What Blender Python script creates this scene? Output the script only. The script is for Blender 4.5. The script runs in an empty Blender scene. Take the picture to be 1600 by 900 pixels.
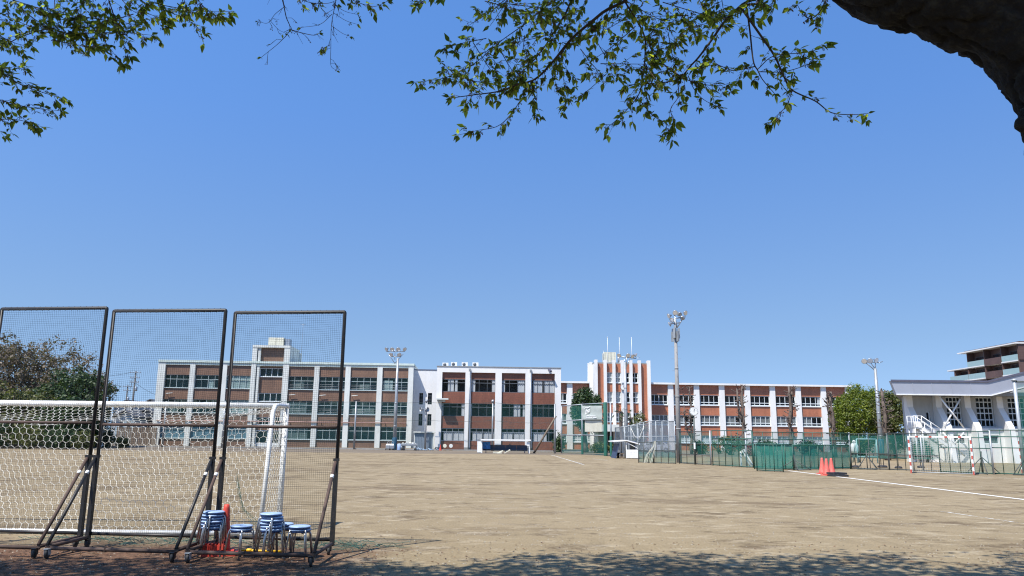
import bpy, bmesh, math, random
from mathutils import Vector, Matrix, Quaternion
R = math.radians
# ---------------------------------------------------------------- camera geometry
FPX, CX, CY = 1200.0, 800.0, 450.0
CAM_H, PITCH, ROLL = 1.68, math.atan(233.5/1200.0), math.atan(0.011)
_F = Vector((0, math.cos(PITCH), math.sin(PITCH)))
_R0 = Vector((1, 0, 0)); _U0 = Vector((0, -math.sin(PITCH), math.cos(PITCH)))
_Rt = _R0*math.cos(ROLL) + _U0*math.sin(ROLL)
_Up = _U0*math.cos(ROLL) - _R0*math.sin(ROLL)
CAM = Vector((0, 0, CAM_H))
def ray(px, py):
    return _F*FPX + _Rt*(px-CX) - _Up*(py-CY)
def G(px, py, z=0.0):            # survey point: where a sight line meets level z
    d = ray(px, py); t = (z-CAM_H)/d.z
    return CAM + d*t
def P(px, py, Y):                # survey point at distance Y
    d = ray(px, py); return CAM + d*(Y/d.y)
def PL(px, py, p0, n):           # survey point on a wall plane
    d = ray(px, py); return CAM + d*((p0-CAM).dot(n)/d.dot(n))
# ---------------------------------------------------------------- scene, helpers
SC = bpy.context.scene
COL = SC.collection
from mathutils import noise as mnoise

def nodes(name):
    m = bpy.data.materials.new(name); m.use_nodes = True
    nt = m.node_tree
    return m, nt, nt.nodes['Principled BSDF']
def N(nt, t, **kw):
    n = nt.nodes.new(t)
    for k, v in kw.items():
        if k in n.inputs.keys(): n.inputs[k].default_value = v
        else: setattr(n, k, v)
    return n
def rgba(c): return (c[0], c[1], c[2], 1.0)
def scale3(c, f): return tuple(max(0.0, min(1.0, x*f)) for x in c)
def ramp(nt, fac, stops):
    r = nt.nodes.new('ShaderNodeValToRGB')
    while len(r.color_ramp.elements) < len(stops): r.color_ramp.elements.new(0.5)
    for e, (p, c) in zip(r.color_ramp.elements, stops):
        e.position = p; e.color = rgba(c) if len(c) == 3 else c
    nt.links.new(fac, r.inputs[0]); return r
def mixc(nt, fac, a, b, mode='MIX'):
    m = nt.nodes.new('ShaderNodeMix'); m.data_type = 'RGBA'; m.blend_type = mode
    for sock, v in ((m.inputs[0], fac), (m.inputs[6], a), (m.inputs[7], b)):
        if hasattr(v, 'is_output'): nt.links.new(v, sock)
        else: sock.default_value = v if not isinstance(v, tuple) else (rgba(v) if len(v) == 3 else v)
    return m.outputs[2]
def coords(nt, scale=(1, 1, 1)):
    tc = N(nt, 'ShaderNodeTexCoord'); mp = N(nt, 'ShaderNodeMapping')
    mp.inputs['Scale'].default_value = scale
    nt.links.new(tc.outputs['Object'], mp.inputs['Vector']); return mp.outputs['Vector']
def noise_tex(nt, vec, scale, detail=4, rough=0.55):
    n = N(nt, 'ShaderNodeTexNoise'); n.inputs['Scale'].default_value = scale
    n.inputs['Detail'].default_value = detail; n.inputs['Roughness'].default_value = rough
    nt.links.new(vec, n.inputs['Vector']); return n.outputs['Fac']
def mat(name, c, rough=0.6, metal=0.0, var=0.18, scale=2.0, dirt=None, dirt_amt=0.5, bump=0.0, bscale=40, spec=0.5, stretch=(1, 1, 1)):
    """plain weathered surface: colour, slow variation, optional stains of another colour"""
    m, nt, b = nodes(name)
    v = coords(nt, stretch)
    f = noise_tex(nt, v, scale, 6, 0.6)
    r = ramp(nt, f, [(0.3, scale3(c, 1-var)), (0.7, scale3(c, 1+var))])
    out = r.outputs[0]
    if dirt:
        f2 = noise_tex(nt, v, scale*2.7, 8, 0.65)
        k = ramp(nt, f2, [(0.5, (0, 0, 0)), (0.72, (dirt_amt,)*3)])
        out = mixc(nt, k.outputs[0], out, dirt)
    nt.links.new(out, b.inputs['Base Color'])
    b.inputs['Roughness'].default_value = rough; b.inputs['Metallic'].default_value = metal
    b.inputs['Specular IOR Level'].default_value = spec
    if bump:
        bp = N(nt, 'ShaderNodeBump'); bp.inputs['Strength'].default_value = bump; bp.inputs['Distance'].default_value = 0.02
        nt.links.new(noise_tex(nt, v, bscale, 5), bp.inputs['Height']); nt.links.new(bp.outputs[0], b.inputs['Normal'])
    return m
def tile_mat(name, c, c2, grout, bw, bh, rough=0.5):
    """small wall tiles laid in courses on an upright wall (x along wall, z up)"""
    m, nt, b = nodes(name)
    tc = N(nt, 'ShaderNodeTexCoord'); sx = N(nt, 'ShaderNodeSeparateXYZ'); cx = N(nt, 'ShaderNodeCombineXYZ')
    nt.links.new(tc.outputs['Object'], sx.inputs[0]); nt.links.new(sx.outputs['X'], cx.inputs['X']); nt.links.new(sx.outputs['Z'], cx.inputs['Y'])
    br = N(nt, 'ShaderNodeTexBrick'); br.inputs['Scale'].default_value = 1.0
    br.inputs['Brick Width'].default_value = bw; br.inputs['Row Height'].default_value = bh
    br.inputs['Mortar Size'].default_value = min(bw, bh)*0.06
    br.inputs['Color1'].default_value = rgba(c); br.inputs['Color2'].default_value = rgba(c2); br.inputs['Mortar'].default_value = rgba(grout)
    nt.links.new(cx.outputs[0], br.inputs['Vector'])
    v = coords(nt)
    f = noise_tex(nt, v, 0.35, 6, 0.65)
    r = ramp(nt, f, [(0.3, (0.78, 0.78, 0.78)), (0.7, (1.12, 1.1, 1.08))])
    st = noise_tex(nt, coords(nt, (1.6, 1.6, 0.12)), 1.3, 5, 0.6)
    r2 = ramp(nt, st, [(0.35, (0.82, 0.82, 0.82)), (0.6, (1, 1, 1))])
    o = mixc(nt, 1.0, br.outputs['Color'], r.outputs[0], 'MULTIPLY'); o = mixc(nt, 0.8, o, r2.outputs[0], 'MULTIPLY')
    nt.links.new(o, b.inputs['Base Color']); b.inputs['Roughness'].default_value = rough
    return m
def glass_mat(name, tint, see=0.45, rough=0.03):
    m, nt, b = nodes(name)
    b.inputs['Base Color'].default_value = rgba(tint); b.inputs['Roughness'].default_value = rough
    b.inputs['Specular IOR Level'].default_value = 0.6
    tr = N(nt, 'ShaderNodeBsdfTransparent'); tr.inputs[0].default_value = rgba(tuple(min(1, 0.62+3*x) for x in tint))
    mx = N(nt, 'ShaderNodeMixShader'); mx.inputs[0].default_value = see
    nt.links.new(b.outputs[0], mx.inputs[1]); nt.links.new(tr.outputs[0], mx.inputs[2])
    nt.links.new(mx.outputs[0], nt.nodes['Material Output'].inputs['Surface'])
    return m
def net_mat(name, c, cover, var=0.3, scale=0.6):
    """fine woven net seen from afar: a share COVER of it is cord, the rest is holes; slack folds make it uneven"""
    m, nt, b = nodes(name)
    b.inputs['Base Color'].default_value = rgba(c); b.inputs['Roughness'].default_value = 0.7
    tr = N(nt, 'ShaderNodeBsdfTransparent')
    f = noise_tex(nt, coords(nt, (1, 1, 0.4)), scale, 5, 0.6)
    mr = N(nt, 'ShaderNodeMapRange'); mr.inputs['From Min'].default_value = 0.3; mr.inputs['From Max'].default_value = 0.7
    mr.inputs['To Min'].default_value = max(0, cover*(1-var)); mr.inputs['To Max'].default_value = min(1, cover*(1+var))
    nt.links.new(f, mr.inputs['Value'])
    mx = N(nt, 'ShaderNodeMixShader'); nt.links.new(mr.outputs[0], mx.inputs[0])
    nt.links.new(tr.outputs[0], mx.inputs[1]); nt.links.new(b.outputs[0], mx.inputs[2])
    nt.links.new(mx.outputs[0], nt.nodes['Material Output'].inputs['Surface'])
    return m
def leaf_mat(name, dark, mid, lit, trans=0.35, rough=0.5):
    """leaves: every leaf (mesh island) has its own shade of the species' greens, and lets some light through"""
    m, nt, b = nodes(name)
    g = N(nt, 'ShaderNodeNewGeometry')
    r = ramp(nt, g.outputs['Random Per Island'], [(0.0, dark), (0.55, mid), (1.0, lit)])
    n = noise_tex(nt, coords(nt), 1.1, 3)
    r2 = ramp(nt, n, [(0.3, (0.75, 0.8, 0.75)), (0.7, (1.2, 1.15, 1.1))])
    o = mixc(nt, 1.0, r.outputs[0], r2.outputs[0], 'MULTIPLY')
    nt.links.new(o, b.inputs['Base Color']); b.inputs['Roughness'].default_value = rough; b.inputs['Specular IOR Level'].default_value = 0.35
    t = N(nt, 'ShaderNodeBsdfTranslucent'); o2 = mixc(nt, 1.0, o, (1.3, 1.5, 0.5), 'MULTIPLY'); nt.links.new(o2, t.inputs[0])
    mx = N(nt, 'ShaderNodeMixShader'); mx.inputs[0].default_value = trans
    nt.links.new(b.outputs[0], mx.inputs[1]); nt.links.new(t.outputs[0], mx.inputs[2])
    nt.links.new(mx.outputs[0], nt.nodes['Material Output'].inputs['Surface'])
    return m

class MB:
    """collects shapes, then links them as ONE mesh object"""
    def __init__(s): s.v = []; s.f = []; s.sm = []; s.mi = []; s.cur = 0
    def add(s, vs, fs, smooth=False):
        o = len(s.v); s.v.extend([tuple(x) for x in vs])
        for f in fs: s.f.append(tuple(i+o for i in f)); s.sm.append(smooth); s.mi.append(s.cur)
        return s
    def box(s, x0, x1, y0, y1, z0, z1):
        vs = [(x, y, z) for z in (z0, z1) for y in (y0, y1) for x in (x0, x1)]
        return s.add(vs, [(0, 2, 3, 1), (4, 5, 7, 6), (0, 1, 5, 4), (2, 6, 7, 3), (0, 4, 6, 2), (1, 3, 7, 5)])
    def cbox(s, c, d, rz=0.0):      # centred box, turned about z
        hx, hy, hz = d[0]/2, d[1]/2, d[2]/2; ca, sa = math.cos(rz), math.sin(rz)
        vs = [(c[0]+x*ca-y*sa, c[1]+x*sa+y*ca, c[2]+z) for z in (-hz, hz) for y in (-hy, hy) for x in (-hx, hx)]
        return s.add(vs, [(0, 2, 3, 1), (4, 5, 7, 6), (0, 1, 5, 4), (2, 6, 7, 3), (0, 4, 6, 2), (1, 3, 7, 5)])
    def bar(s, a, b, w, h=None, up=Vector((0, 0, 1))):   # rectangular bar from a to b
        a, b = Vector(a), Vector(b); h = h or w; d = (b-a).normalized()
        if abs(d.dot(up)) > .98: up = Vector((0, 1, 0))
        x = d.cross(up).normalized()*(w/2); y = x.cross(d).normalized()*(h/2)
        vs = [p+q for p in (a, b) for q in (-x-y, x-y, x+y, -x+y)]
        return s.add(vs, [(0, 3, 2, 1), (4, 5, 6, 7), (0, 1, 5, 4), (1, 2, 6, 5), (2, 3, 7, 6), (3, 0, 4, 7)])
    def path(s, pts, rad, n=8, caps=True, rough=0.0, rs=3.0):  # tube through points
        pts = [Vector(p) for p in pts]
        if not isinstance(rad, (list, tuple)): rad = [rad]*len(pts)
        vs = []; ref = None
        for i, p in enumerate(pts):
            d = (pts[min(i+1, len(pts)-1)]-pts[max(i-1, 0)])
            d = d.normalized() if d.length > 1e-9 else Vector((0, 0, 1))
            if ref is None:
                ref = d.orthogonal().normalized()
            ref = (ref-d*ref.dot(d))
            ref = ref.normalized() if ref.length > 1e-6 else d.orthogonal().normalized()
            bi = d.cross(ref)
            for k in range(n):
                a = 2*math.pi*k/n; q = ref*math.cos(a)+bi*math.sin(a); r = rad[i]
                if rough:
                    w = p+q*r
                    r *= 1+rough*(mnoise.noise(w*rs)+0.5*mnoise.noise(w*rs*2.7)+0.3*mnoise.noise(w*rs*7))
                vs.append(p+q*r)
        fs = []
        for i in range(len(pts)-1):
            for k in range(n):
                fs.append((i*n+k, i*n+(k+1) % n, (i+1)*n+(k+1) % n, (i+1)*n+k))
        s.add(vs, fs, n > 4)
        if caps and n > 2:
            o = len(s.v)-len(vs)
            s.f.append(tuple(o+k for k in reversed(range(n)))); s.sm.append(False); s.mi.append(s.cur)
            s.f.append(tuple(o+(len(pts)-1)*n+k for k in range(n))); s.sm.append(False); s.mi.append(s.cur)
        return s
    def tube(s, a, b, r0, r1=None, n=8, caps=True): return s.path([a, b], [r0, r0 if r1 is None else r1], n, caps)
    def lathe(s, prof, c=(0, 0, 0), n=24, axis=Vector((0, 0, 1)), smooth=True):   # (r, h) pairs about an axis
        axis = Vector(axis).normalized(); c = Vector(c)
        x = axis.orthogonal().normalized(); y = axis.cross(x)
        vs = []
        for r, h in prof:
            for k in range(n):
                a = 2*math.pi*k/n; vs.append(c+axis*h+(x*math.cos(a)+y*math.sin(a))*r)
        fs = [(i*n+k, i*n+(k+1) % n, (i+1)*n+(k+1) % n, (i+1)*n+k) for i in range(len(prof)-1) for k in range(n)]
        s.add(vs, fs, smooth); o = len(s.v)-len(vs)
        s.f.append(tuple(o+k for k in reversed(range(n)))); s.sm.append(False); s.mi.append(s.cur)
        s.f.append(tuple(o+(len(prof)-1)*n+k for k in range(n))); s.sm.append(False); s.mi.append(s.cur)
        return s
    def prism(s, poly, d):          # polygon (list of 3-D points) pushed along d
        poly = [Vector(p) for p in poly]; d = Vector(d); n = len(poly)
        vs = poly+[p+d for p in poly]
        fs = [tuple(reversed(range(n))), tuple(range(n, 2*n))]+[(k, (k+1) % n, n+(k+1) % n, n+k) for k in range(n)]
        return s.add(vs, fs)
    def quad(s, *p): return s.add(p, [tuple(range(len(p)))])
    def build(s, name, m, parent=None, fix=True):
        me = bpy.data.meshes.new(name); me.from_pydata(s.v, [], s.f)
        for x in (m if isinstance(m, (list, tuple)) else [m]): me.materials.append(x)
        me.polygons.foreach_set('use_smooth', s.sm); me.polygons.foreach_set('material_index', s.mi)
        if fix:
            bm = bmesh.new(); bm.from_mesh(me); bmesh.ops.recalc_face_normals(bm, faces=bm.faces[:]); bm.to_mesh(me); bm.free()
        me.update()
        o = bpy.data.objects.new(name, me); COL.objects.link(o)
        if parent: o.parent = parent
        return o
def tag(o, label=None, cat=None, group=None, kind=None):
    for k, v in (('label', label), ('category', cat), ('group', group), ('kind', kind)):
        if v: o[k] = v
    return o
def thing(name, label, cat, loc=(0, 0, 0), rz=0.0, group=None):
    o = bpy.data.objects.new(name, None); COL.objects.link(o); o.empty_display_size = 0.2
    o.location = loc; o.rotation_euler = (0, 0, rz); return tag(o, label, cat, group)
KIDS = {}
def dup(root, loc, rz=0.0, label=None, group=None):
    """a copy of a thing with copies of its parts and sub-parts"""
    r = root.copy(); COL.objects.link(r); r.location = loc; r.rotation_euler = (0, 0, rz)
    if label: r['label'] = label
    if group: r['group'] = group
    for ch in list(root.children):
        c = ch.copy(); COL.objects.link(c); c.parent = r
        for g in list(ch.children):
            d = g.copy(); COL.objects.link(d); d.parent = c
    return r
class Frame:
    """a wall's own frame: origin on the ground, x along the wall, y into the building, z up"""
    def __init__(s, o, rz): s.o = Vector((o[0], o[1], 0)); s.rz = rz; s.n = Vector((-math.sin(rz), math.cos(rz), 0)); s.t = Vector((math.cos(rz), math.sin(rz), 0))
    def uz(s, px, py, y=0.0):
        p = PL(px, py, s.o+s.n*y, s.n)-s.o; return p.dot(s.t), p.z
    def u(s, px, py, y=0.0): return s.uz(px, py, y)[0]
    def z(s, px, py, y=0.0): return s.uz(px, py, y)[1]
    def w(s, u, y, z): return s.o+s.t*u+s.n*y+Vector((0, 0, z))
# ---------------------------------------------------------------- camera, sun, sky
cam = bpy.data.objects.new('camera', bpy.data.cameras.new('camera')); COL.objects.link(cam)
cam.location = CAM
cam.matrix_world = Matrix(((_Rt.x, _Up.x, -_F.x, 0), (_Rt.y, _Up.y, -_F.y, 0), (_Rt.z, _Up.z, -_F.z, CAM_H), (0, 0, 0, 1)))
cam.data.sensor_width = 36; cam.data.lens = 36*FPX/1600; cam.data.clip_end = 6000; cam.data.clip_start = 0.05
SC.camera = cam
SUN_EL = R(58.3); SKY_LIFT = 0.20; SUN_H = Vector((-0.652, -0.759, 0))
sun_dir = Vector((SUN_H.x*math.cos(SUN_EL), SUN_H.y*math.cos(SUN_EL), math.sin(SUN_EL)))
sl = bpy.data.lights.new('sun', 'SUN'); sl.energy = 4.6; sl.angle = R(0.53); sl.color = (1.0, 0.955, 0.89)
sun = bpy.data.objects.new('sun', sl); COL.objects.link(sun)
sun.rotation_euler = sun_dir.to_track_quat('Z', 'Y').to_euler(); sun.location = (-20, -25, 50)
wd = bpy.data.worlds.new('World'); SC.world = wd; wd.use_nodes = True
wn = wd.node_tree; sky = wn.nodes.new('ShaderNodeTexSky'); sky.sky_type = 'NISHITA'; sky.sun_disc = False
sky.sun_elevation = SUN_EL; sky.sun_rotation = math.atan2(SUN_H.x, SUN_H.y)
sky.altitude = 50; sky.air_density = 1.0; sky.dust_density = 0.1; sky.ozone_density = 3.2
# the clear blue band of the sky is sampled above the milky horizon layer
tcw = wn.nodes.new('ShaderNodeTexCoord'); sxw = wn.nodes.new('ShaderNodeSeparateXYZ'); cxw = wn.nodes.new('ShaderNodeCombineXYZ'); mrw = wn.nodes.new('ShaderNodeMapRange')
mrw.inputs['From Min'].default_value = 0.0; mrw.inputs['From Max'].default_value = 1.0; mrw.inputs['To Min'].default_value = SKY_LIFT; mrw.inputs['To Max'].default_value = 1.15
nrw = wn.nodes.new('ShaderNodeVectorMath'); nrw.operation = 'NORMALIZE'
wn.links.new(tcw.outputs['Generated'], sxw.inputs[0]); wn.links.new(sxw.outputs[0], cxw.inputs[0]); wn.links.new(sxw.outputs[1], cxw.inputs[1]); wn.links.new(sxw.outputs[2], mrw.inputs['Value']); wn.links.new(mrw.outputs[0], cxw.inputs[2])
wn.links.new(cxw.outputs[0], nrw.inputs[0]); wn.links.new(nrw.outputs[0], sky.inputs[0])
# deeper blue overhead, paler towards the horizon
rpw = wn.nodes.new('ShaderNodeValToRGB'); wn.links.new(sxw.outputs[2], rpw.inputs[0])
rpw.color_ramp.elements[0].position = 0.0; rpw.color_ramp.elements[0].color = (0.86, 0.81, 0.76, 1)
rpw.color_ramp.elements[1].position = 0.5; rpw.color_ramp.elements[1].color = (0.60, 0.86, 1.12, 1)
e_ = rpw.color_ramp.elements.new(0.12); e_.color = (0.78, 0.78, 0.75, 1)
e_ = rpw.color_ramp.elements.new(0.39); e_.color = (0.62, 0.83, 1.05, 1)
mxw = wn.nodes.new('ShaderNodeMix'); mxw.data_type = 'RGBA'; mxw.blend_type = 'MULTIPLY'; mxw.inputs[0].default_value = 1
wn.links.new(sky.outputs[0], mxw.inputs[6]); wn.links.new(rpw.outputs[0], mxw.inputs[7])
wn.links.new(mxw.outputs[2], wn.nodes['Background'].inputs[0]); wn.nodes['Background'].inputs[1].default_value = 0.15
SC.view_settings.view_transform = 'Standard'; SC.view_settings.look = 'None'; SC.view_settings.exposure = 0.66; SC.view_settings.gamma = 1
SC.render.engine = 'CYCLES'; SC.cycles.transparent_max_bounces = 24; SC.cycles.max_bounces = 6; SC.cycles.filter_width = 1.15
# ---------------------------------------------------------------- materials
M = {}
M['white'] = mat('white_render', (0.72, 0.71, 0.68), 0.7, var=0.06, scale=0.5, dirt=(0.45, 0.44, 0.41), dirt_amt=0.35, stretch=(1, 1, 0.35))
M['white_dull'] = mat('white_weathered', (0.60, 0.62, 0.58), 0.75, var=0.1, scale=0.7, dirt=(0.34, 0.36, 0.33), dirt_amt=0.55, stretch=(1, 1, 0.3))
M['paint'] = mat('white_gloss_paint', (0.78, 0.78, 0.75), 0.4, var=0.05, scale=4, dirt=(0.4, 0.33, 0.25), dirt_amt=0.5)
M['alu'] = mat('aluminium_frame', (0.62, 0.66, 0.66), 0.45, var=0.08)
M['bronze'] = mat('dark_frame', (0.10, 0.11, 0.12), 0.45)
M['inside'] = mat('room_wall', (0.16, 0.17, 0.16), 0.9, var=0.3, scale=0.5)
M['tile_left'] = tile_mat('brown_tile', (0.235, 0.135, 0.084), (0.195, 0.11, 0.07), (0.11, 0.075, 0.06), 0.10, 0.22)
M['tile_mid'] = tile_mat('red_brown_tile', (0.235, 0.085, 0.046), (0.19, 0.068, 0.038), (0.08, 0.045, 0.04), 0.11, 0.22)
M['tile_right'] = tile_mat('orange_tile', (0.47, 0.175, 0.09), (0.41, 0.148, 0.077), (0.2, 0.1, 0.07), 0.22, 0.07)
M['teal_glass'] = glass_mat('teal_glass', (0.012, 0.045, 0.045), 0.72)
M['glass'] = glass_mat('grey_glass', (0.022, 0.028, 0.034), 0.94)
M['curtain'] = mat('white_curtain', (0.9, 0.9, 0.87), 0.9, var=0.1, scale=1.5)
M['blue_curtain'] = mat('pale_blue_curtain', (0.42, 0.56, 0.70), 0.9, var=0.15, scale=1.5)
M['blind'] = mat('grey_blind', (0.36, 0.38, 0.36), 0.9, var=0.15, scale=0.8)
M['roof'] = mat('grey_roof', (0.24, 0.25, 0.25), 0.8)
M['fascia'] = mat('green_white_fascia', (0.50, 0.58, 0.53), 0.6, var=0.1)
M['cream'] = mat('cream_tank', (0.60, 0.58, 0.46), 0.6, var=0.12)
M['steel'] = mat('galvanised_steel', (0.31, 0.33, 0.34), 0.45, 0.35, var=0.2, scale=3)
M['lamp_grey'] = mat('lamp_housing', (0.34, 0.36, 0.38), 0.35, 0.6, var=0.15)
M['reflector'] = mat('lamp_reflector', (0.75, 0.77, 0.8), 0.25, 0.6, var=0.1, scale=8)
M['concrete'] = mat('concrete', (0.27, 0.265, 0.255), 0.85, var=0.15, scale=1.2, dirt=(0.2, 0.19, 0.17), bump=0.3)
M['black_pipe'] = mat('worn_black_pipe', (0.012, 0.012, 0.012), 0.5, var=0.3, scale=6, dirt=(0.055, 0.036, 0.026), dirt_amt=0.6)
M['rust_pipe'] = mat('rusty_pipe', (0.075, 0.046, 0.035), 0.75, var=0.3, scale=7, dirt=(0.05, 0.032, 0.025), dirt_amt=0.8)
M['net_black'] = mat('dark_net_cord', (0.018, 0.024, 0.022), 0.8)
M['cord_white'] = mat('white_goal_cord', (0.78, 0.76, 0.68), 0.8, var=0.12, scale=3)
M['wheel'] = mat('caster_rubber', (0.035, 0.033, 0.032), 0.7)
M['tape'] = mat('white_tape', (0.85, 0.85, 0.82), 0.6)
M['seat_blue'] = mat('blue_vinyl', (0.30, 0.42, 0.63), 0.45, var=0.14, scale=6, dirt=(0.42, 0.45, 0.48), dirt_amt=0.6)
M['seat_edge'] = mat('navy_edge', (0.03, 0.06, 0.16), 0.45)
M['chrome'] = mat('stool_tube', (0.50, 0.50, 0.50), 0.3, 0.8, var=0.2, scale=9, dirt=(0.2, 0.13, 0.09), dirt_amt=0.6)
M['gym_wall'] = mat('gym_wall_painted_shade', (0.40, 0.40, 0.385), 0.8, var=0.1, scale=0.7, dirt=(0.27, 0.27, 0.25), stretch=(1, 1, 0.3))  # upper gym wall: the eave's shade is put into this darker grey
M['cone_red'] = mat('red_plastic', (0.55, 0.05, 0.028), 0.55, var=0.2, scale=7, dirt=(0.32, 0.11, 0.07), dirt_amt=0.5)
M['cone_pink'] = mat('sun_faded_red', (0.66, 0.12, 0.09), 0.6, var=0.16, scale=5, dirt=(.42, .2, .15), dirt_amt=.7)
M['rubber'] = mat('black_rubber', (0.025, 0.025, 0.027), 0.7)
M['yellow'] = mat('yellow_plastic', (0.75, 0.45, 0.02), 0.5)
M['green_cord'] = mat('green_net_cord', (0.05, 0.13, 0.10), 0.8)
M['fence_green'] = mat('green_fence_paint', (0.018, 0.085, 0.062), 0.5, var=0.2)
M['fence_dark'] = mat('dark_fence_pipe', (0.06, 0.075, 0.07), 0.5, var=0.3, scale=5)
M['fence_grey'] = mat('grey_fence_post', (0.38, 0.41, 0.42), 0.5, 0.3)
M['pad_green'] = mat('green_post_pad', (0.02, 0.12, 0.085), 0.6, var=0.15)
M['pad_blue'] = mat('blue_post_pad', (0.012, 0.07, 0.12), 0.6, var=0.15)
M['net_dense'] = net_mat('dense_green_net', (0.016, 0.19, 0.145), 0.66, 0.25, 0.9)
M['net_mid'] = net_mat('green_net', (0.014, 0.14, 0.11), 0.44, 0.4, 0.7)
M['net_thin'] = net_mat('thin_green_net', (0.02, 0.15, 0.12), 0.30, 0.4, 0.5)
M['net_far'] = net_mat('far_green_net', (0.03, 0.13, 0.115), 0.10, 0.3, 0.2)
M['net_grey'] = net_mat('grey_cage_net', (0.17, 0.205, 0.235), 0.40, 0.3, 0.6)
M['navy'] = mat('navy_board', (0.035, 0.06, 0.12), 0.5, var=0.2)
M['blue_tarp'] = mat('blue_tarp', (0.03, 0.17, 0.42), 0.5, var=0.3, scale=6)
M['shed'] = mat('grey_blue_sheet', (0.17, 0.21, 0.26), 0.5, var=0.1)
M['alu_left'] = mat('grey_green_frame', (0.40, 0.47, 0.46), 0.45, var=0.08)
M['gym_roof'] = mat('grey_roof_sheet', (0.33, 0.35, 0.40), 0.45, 0.1, var=0.06, scale=0.3)
M['gym_trim'] = mat('dark_roof_trim', (0.10, 0.10, 0.14), 0.5)
M['apt_brown'] = tile_mat('apartment_brown_tile', (0.13, 0.075, 0.06), (0.11, 0.06, 0.05), (0.1, 0.07, 0.06), 0.3, 0.1)
M['apt_glass'] = mat('frosted_balcony_glass', (0.30, 0.42, 0.42), 0.3, var=0.05)
M['banner'] = mat('pale_banner_cloth', (0.40, 0.44, 0.40), 0.8, var=0.1, scale=1.2)
M['board'] = mat('cream_board', (0.55, 0.54, 0.44), 0.7, var=0.1)
M['lettering'] = mat('white_lettering', (0.88, 0.88, 0.86), 0.6, var=0.02)
M['black'] = mat('black_paint', (0.015, 0.015, 0.015), 0.5)
M['red_stripe'] = mat('red_stripe', (0.42, 0.07, 0.05), 0.6, var=.2, scale=6, dirt=(.4, .25, .2))
M['timber'] = mat('weathered_timber', (0.16, 0.12, 0.085), 0.85, var=0.3, scale=5)
M['bark'] = mat('grey_brown_bark', (0.13, 0.10, 0.08), 0.95, var=0.4, scale=3, bump=0.8, bscale=14)
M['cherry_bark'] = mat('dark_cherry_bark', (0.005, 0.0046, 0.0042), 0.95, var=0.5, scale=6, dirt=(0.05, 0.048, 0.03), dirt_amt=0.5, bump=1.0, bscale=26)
M['twig'] = mat('twig_bark', (0.055, 0.042, 0.036), 0.9, var=0.3, scale=8)
M['cherry_leaf'] = leaf_mat('cherry_leaf', (0.075, 0.105, 0.035), (0.15, 0.19, 0.055), (0.42, 0.44, 0.11), 0.58)
M['stalk'] = leaf_mat('cherry_stalks', (0.10, 0.06, 0.05), (0.17, 0.10, 0.08), (0.20, 0.16, 0.09), 0.3)
M['camphor_leaf'] = leaf_mat('camphor_leaf', (0.07, 0.10, 0.014), (0.13, 0.17, 0.022), (0.21, 0.23, 0.035), 0.35)
M['dark_leaf'] = leaf_mat('dark_evergreen_leaf', (0.018, 0.04, 0.018), (0.035, 0.07, 0.024), (0.07, 0.10, 0.03), 0.25)
M['olive_leaf'] = leaf_mat('olive_leaf', (0.06, 0.08, 0.022), (0.10, 0.115, 0.035), (0.16, 0.15, 0.055), 0.3)
M['brown_leaf'] = leaf_mat('faded_blossom_and_twigs', (0.12, 0.092, 0.068), (0.16, 0.125, 0.095), (0.21, 0.17, 0.13), 0.25)
M['pink_leaf'] = leaf_mat('pink_azalea', (0.2, 0.03, 0.05), (0.3, 0.06, 0.09), (0.45, 0.2, 0.2), 0.3)
M['house_wall'] = mat('pale_house_wall', (0.30, 0.32, 0.33), 0.8)
M['old_pole'] = mat('old_dark_concrete', (0.10, 0.10, 0.10), 0.9)
M['house_roof'] = mat('dark_house_roof', (0.075, 0.08, 0.09), 0.7, var=0.2)
M['car_paint'] = mat('silver_car_paint', (0.62, 0.64, 0.66), 0.25, 0.2, var=0.03)
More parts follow.
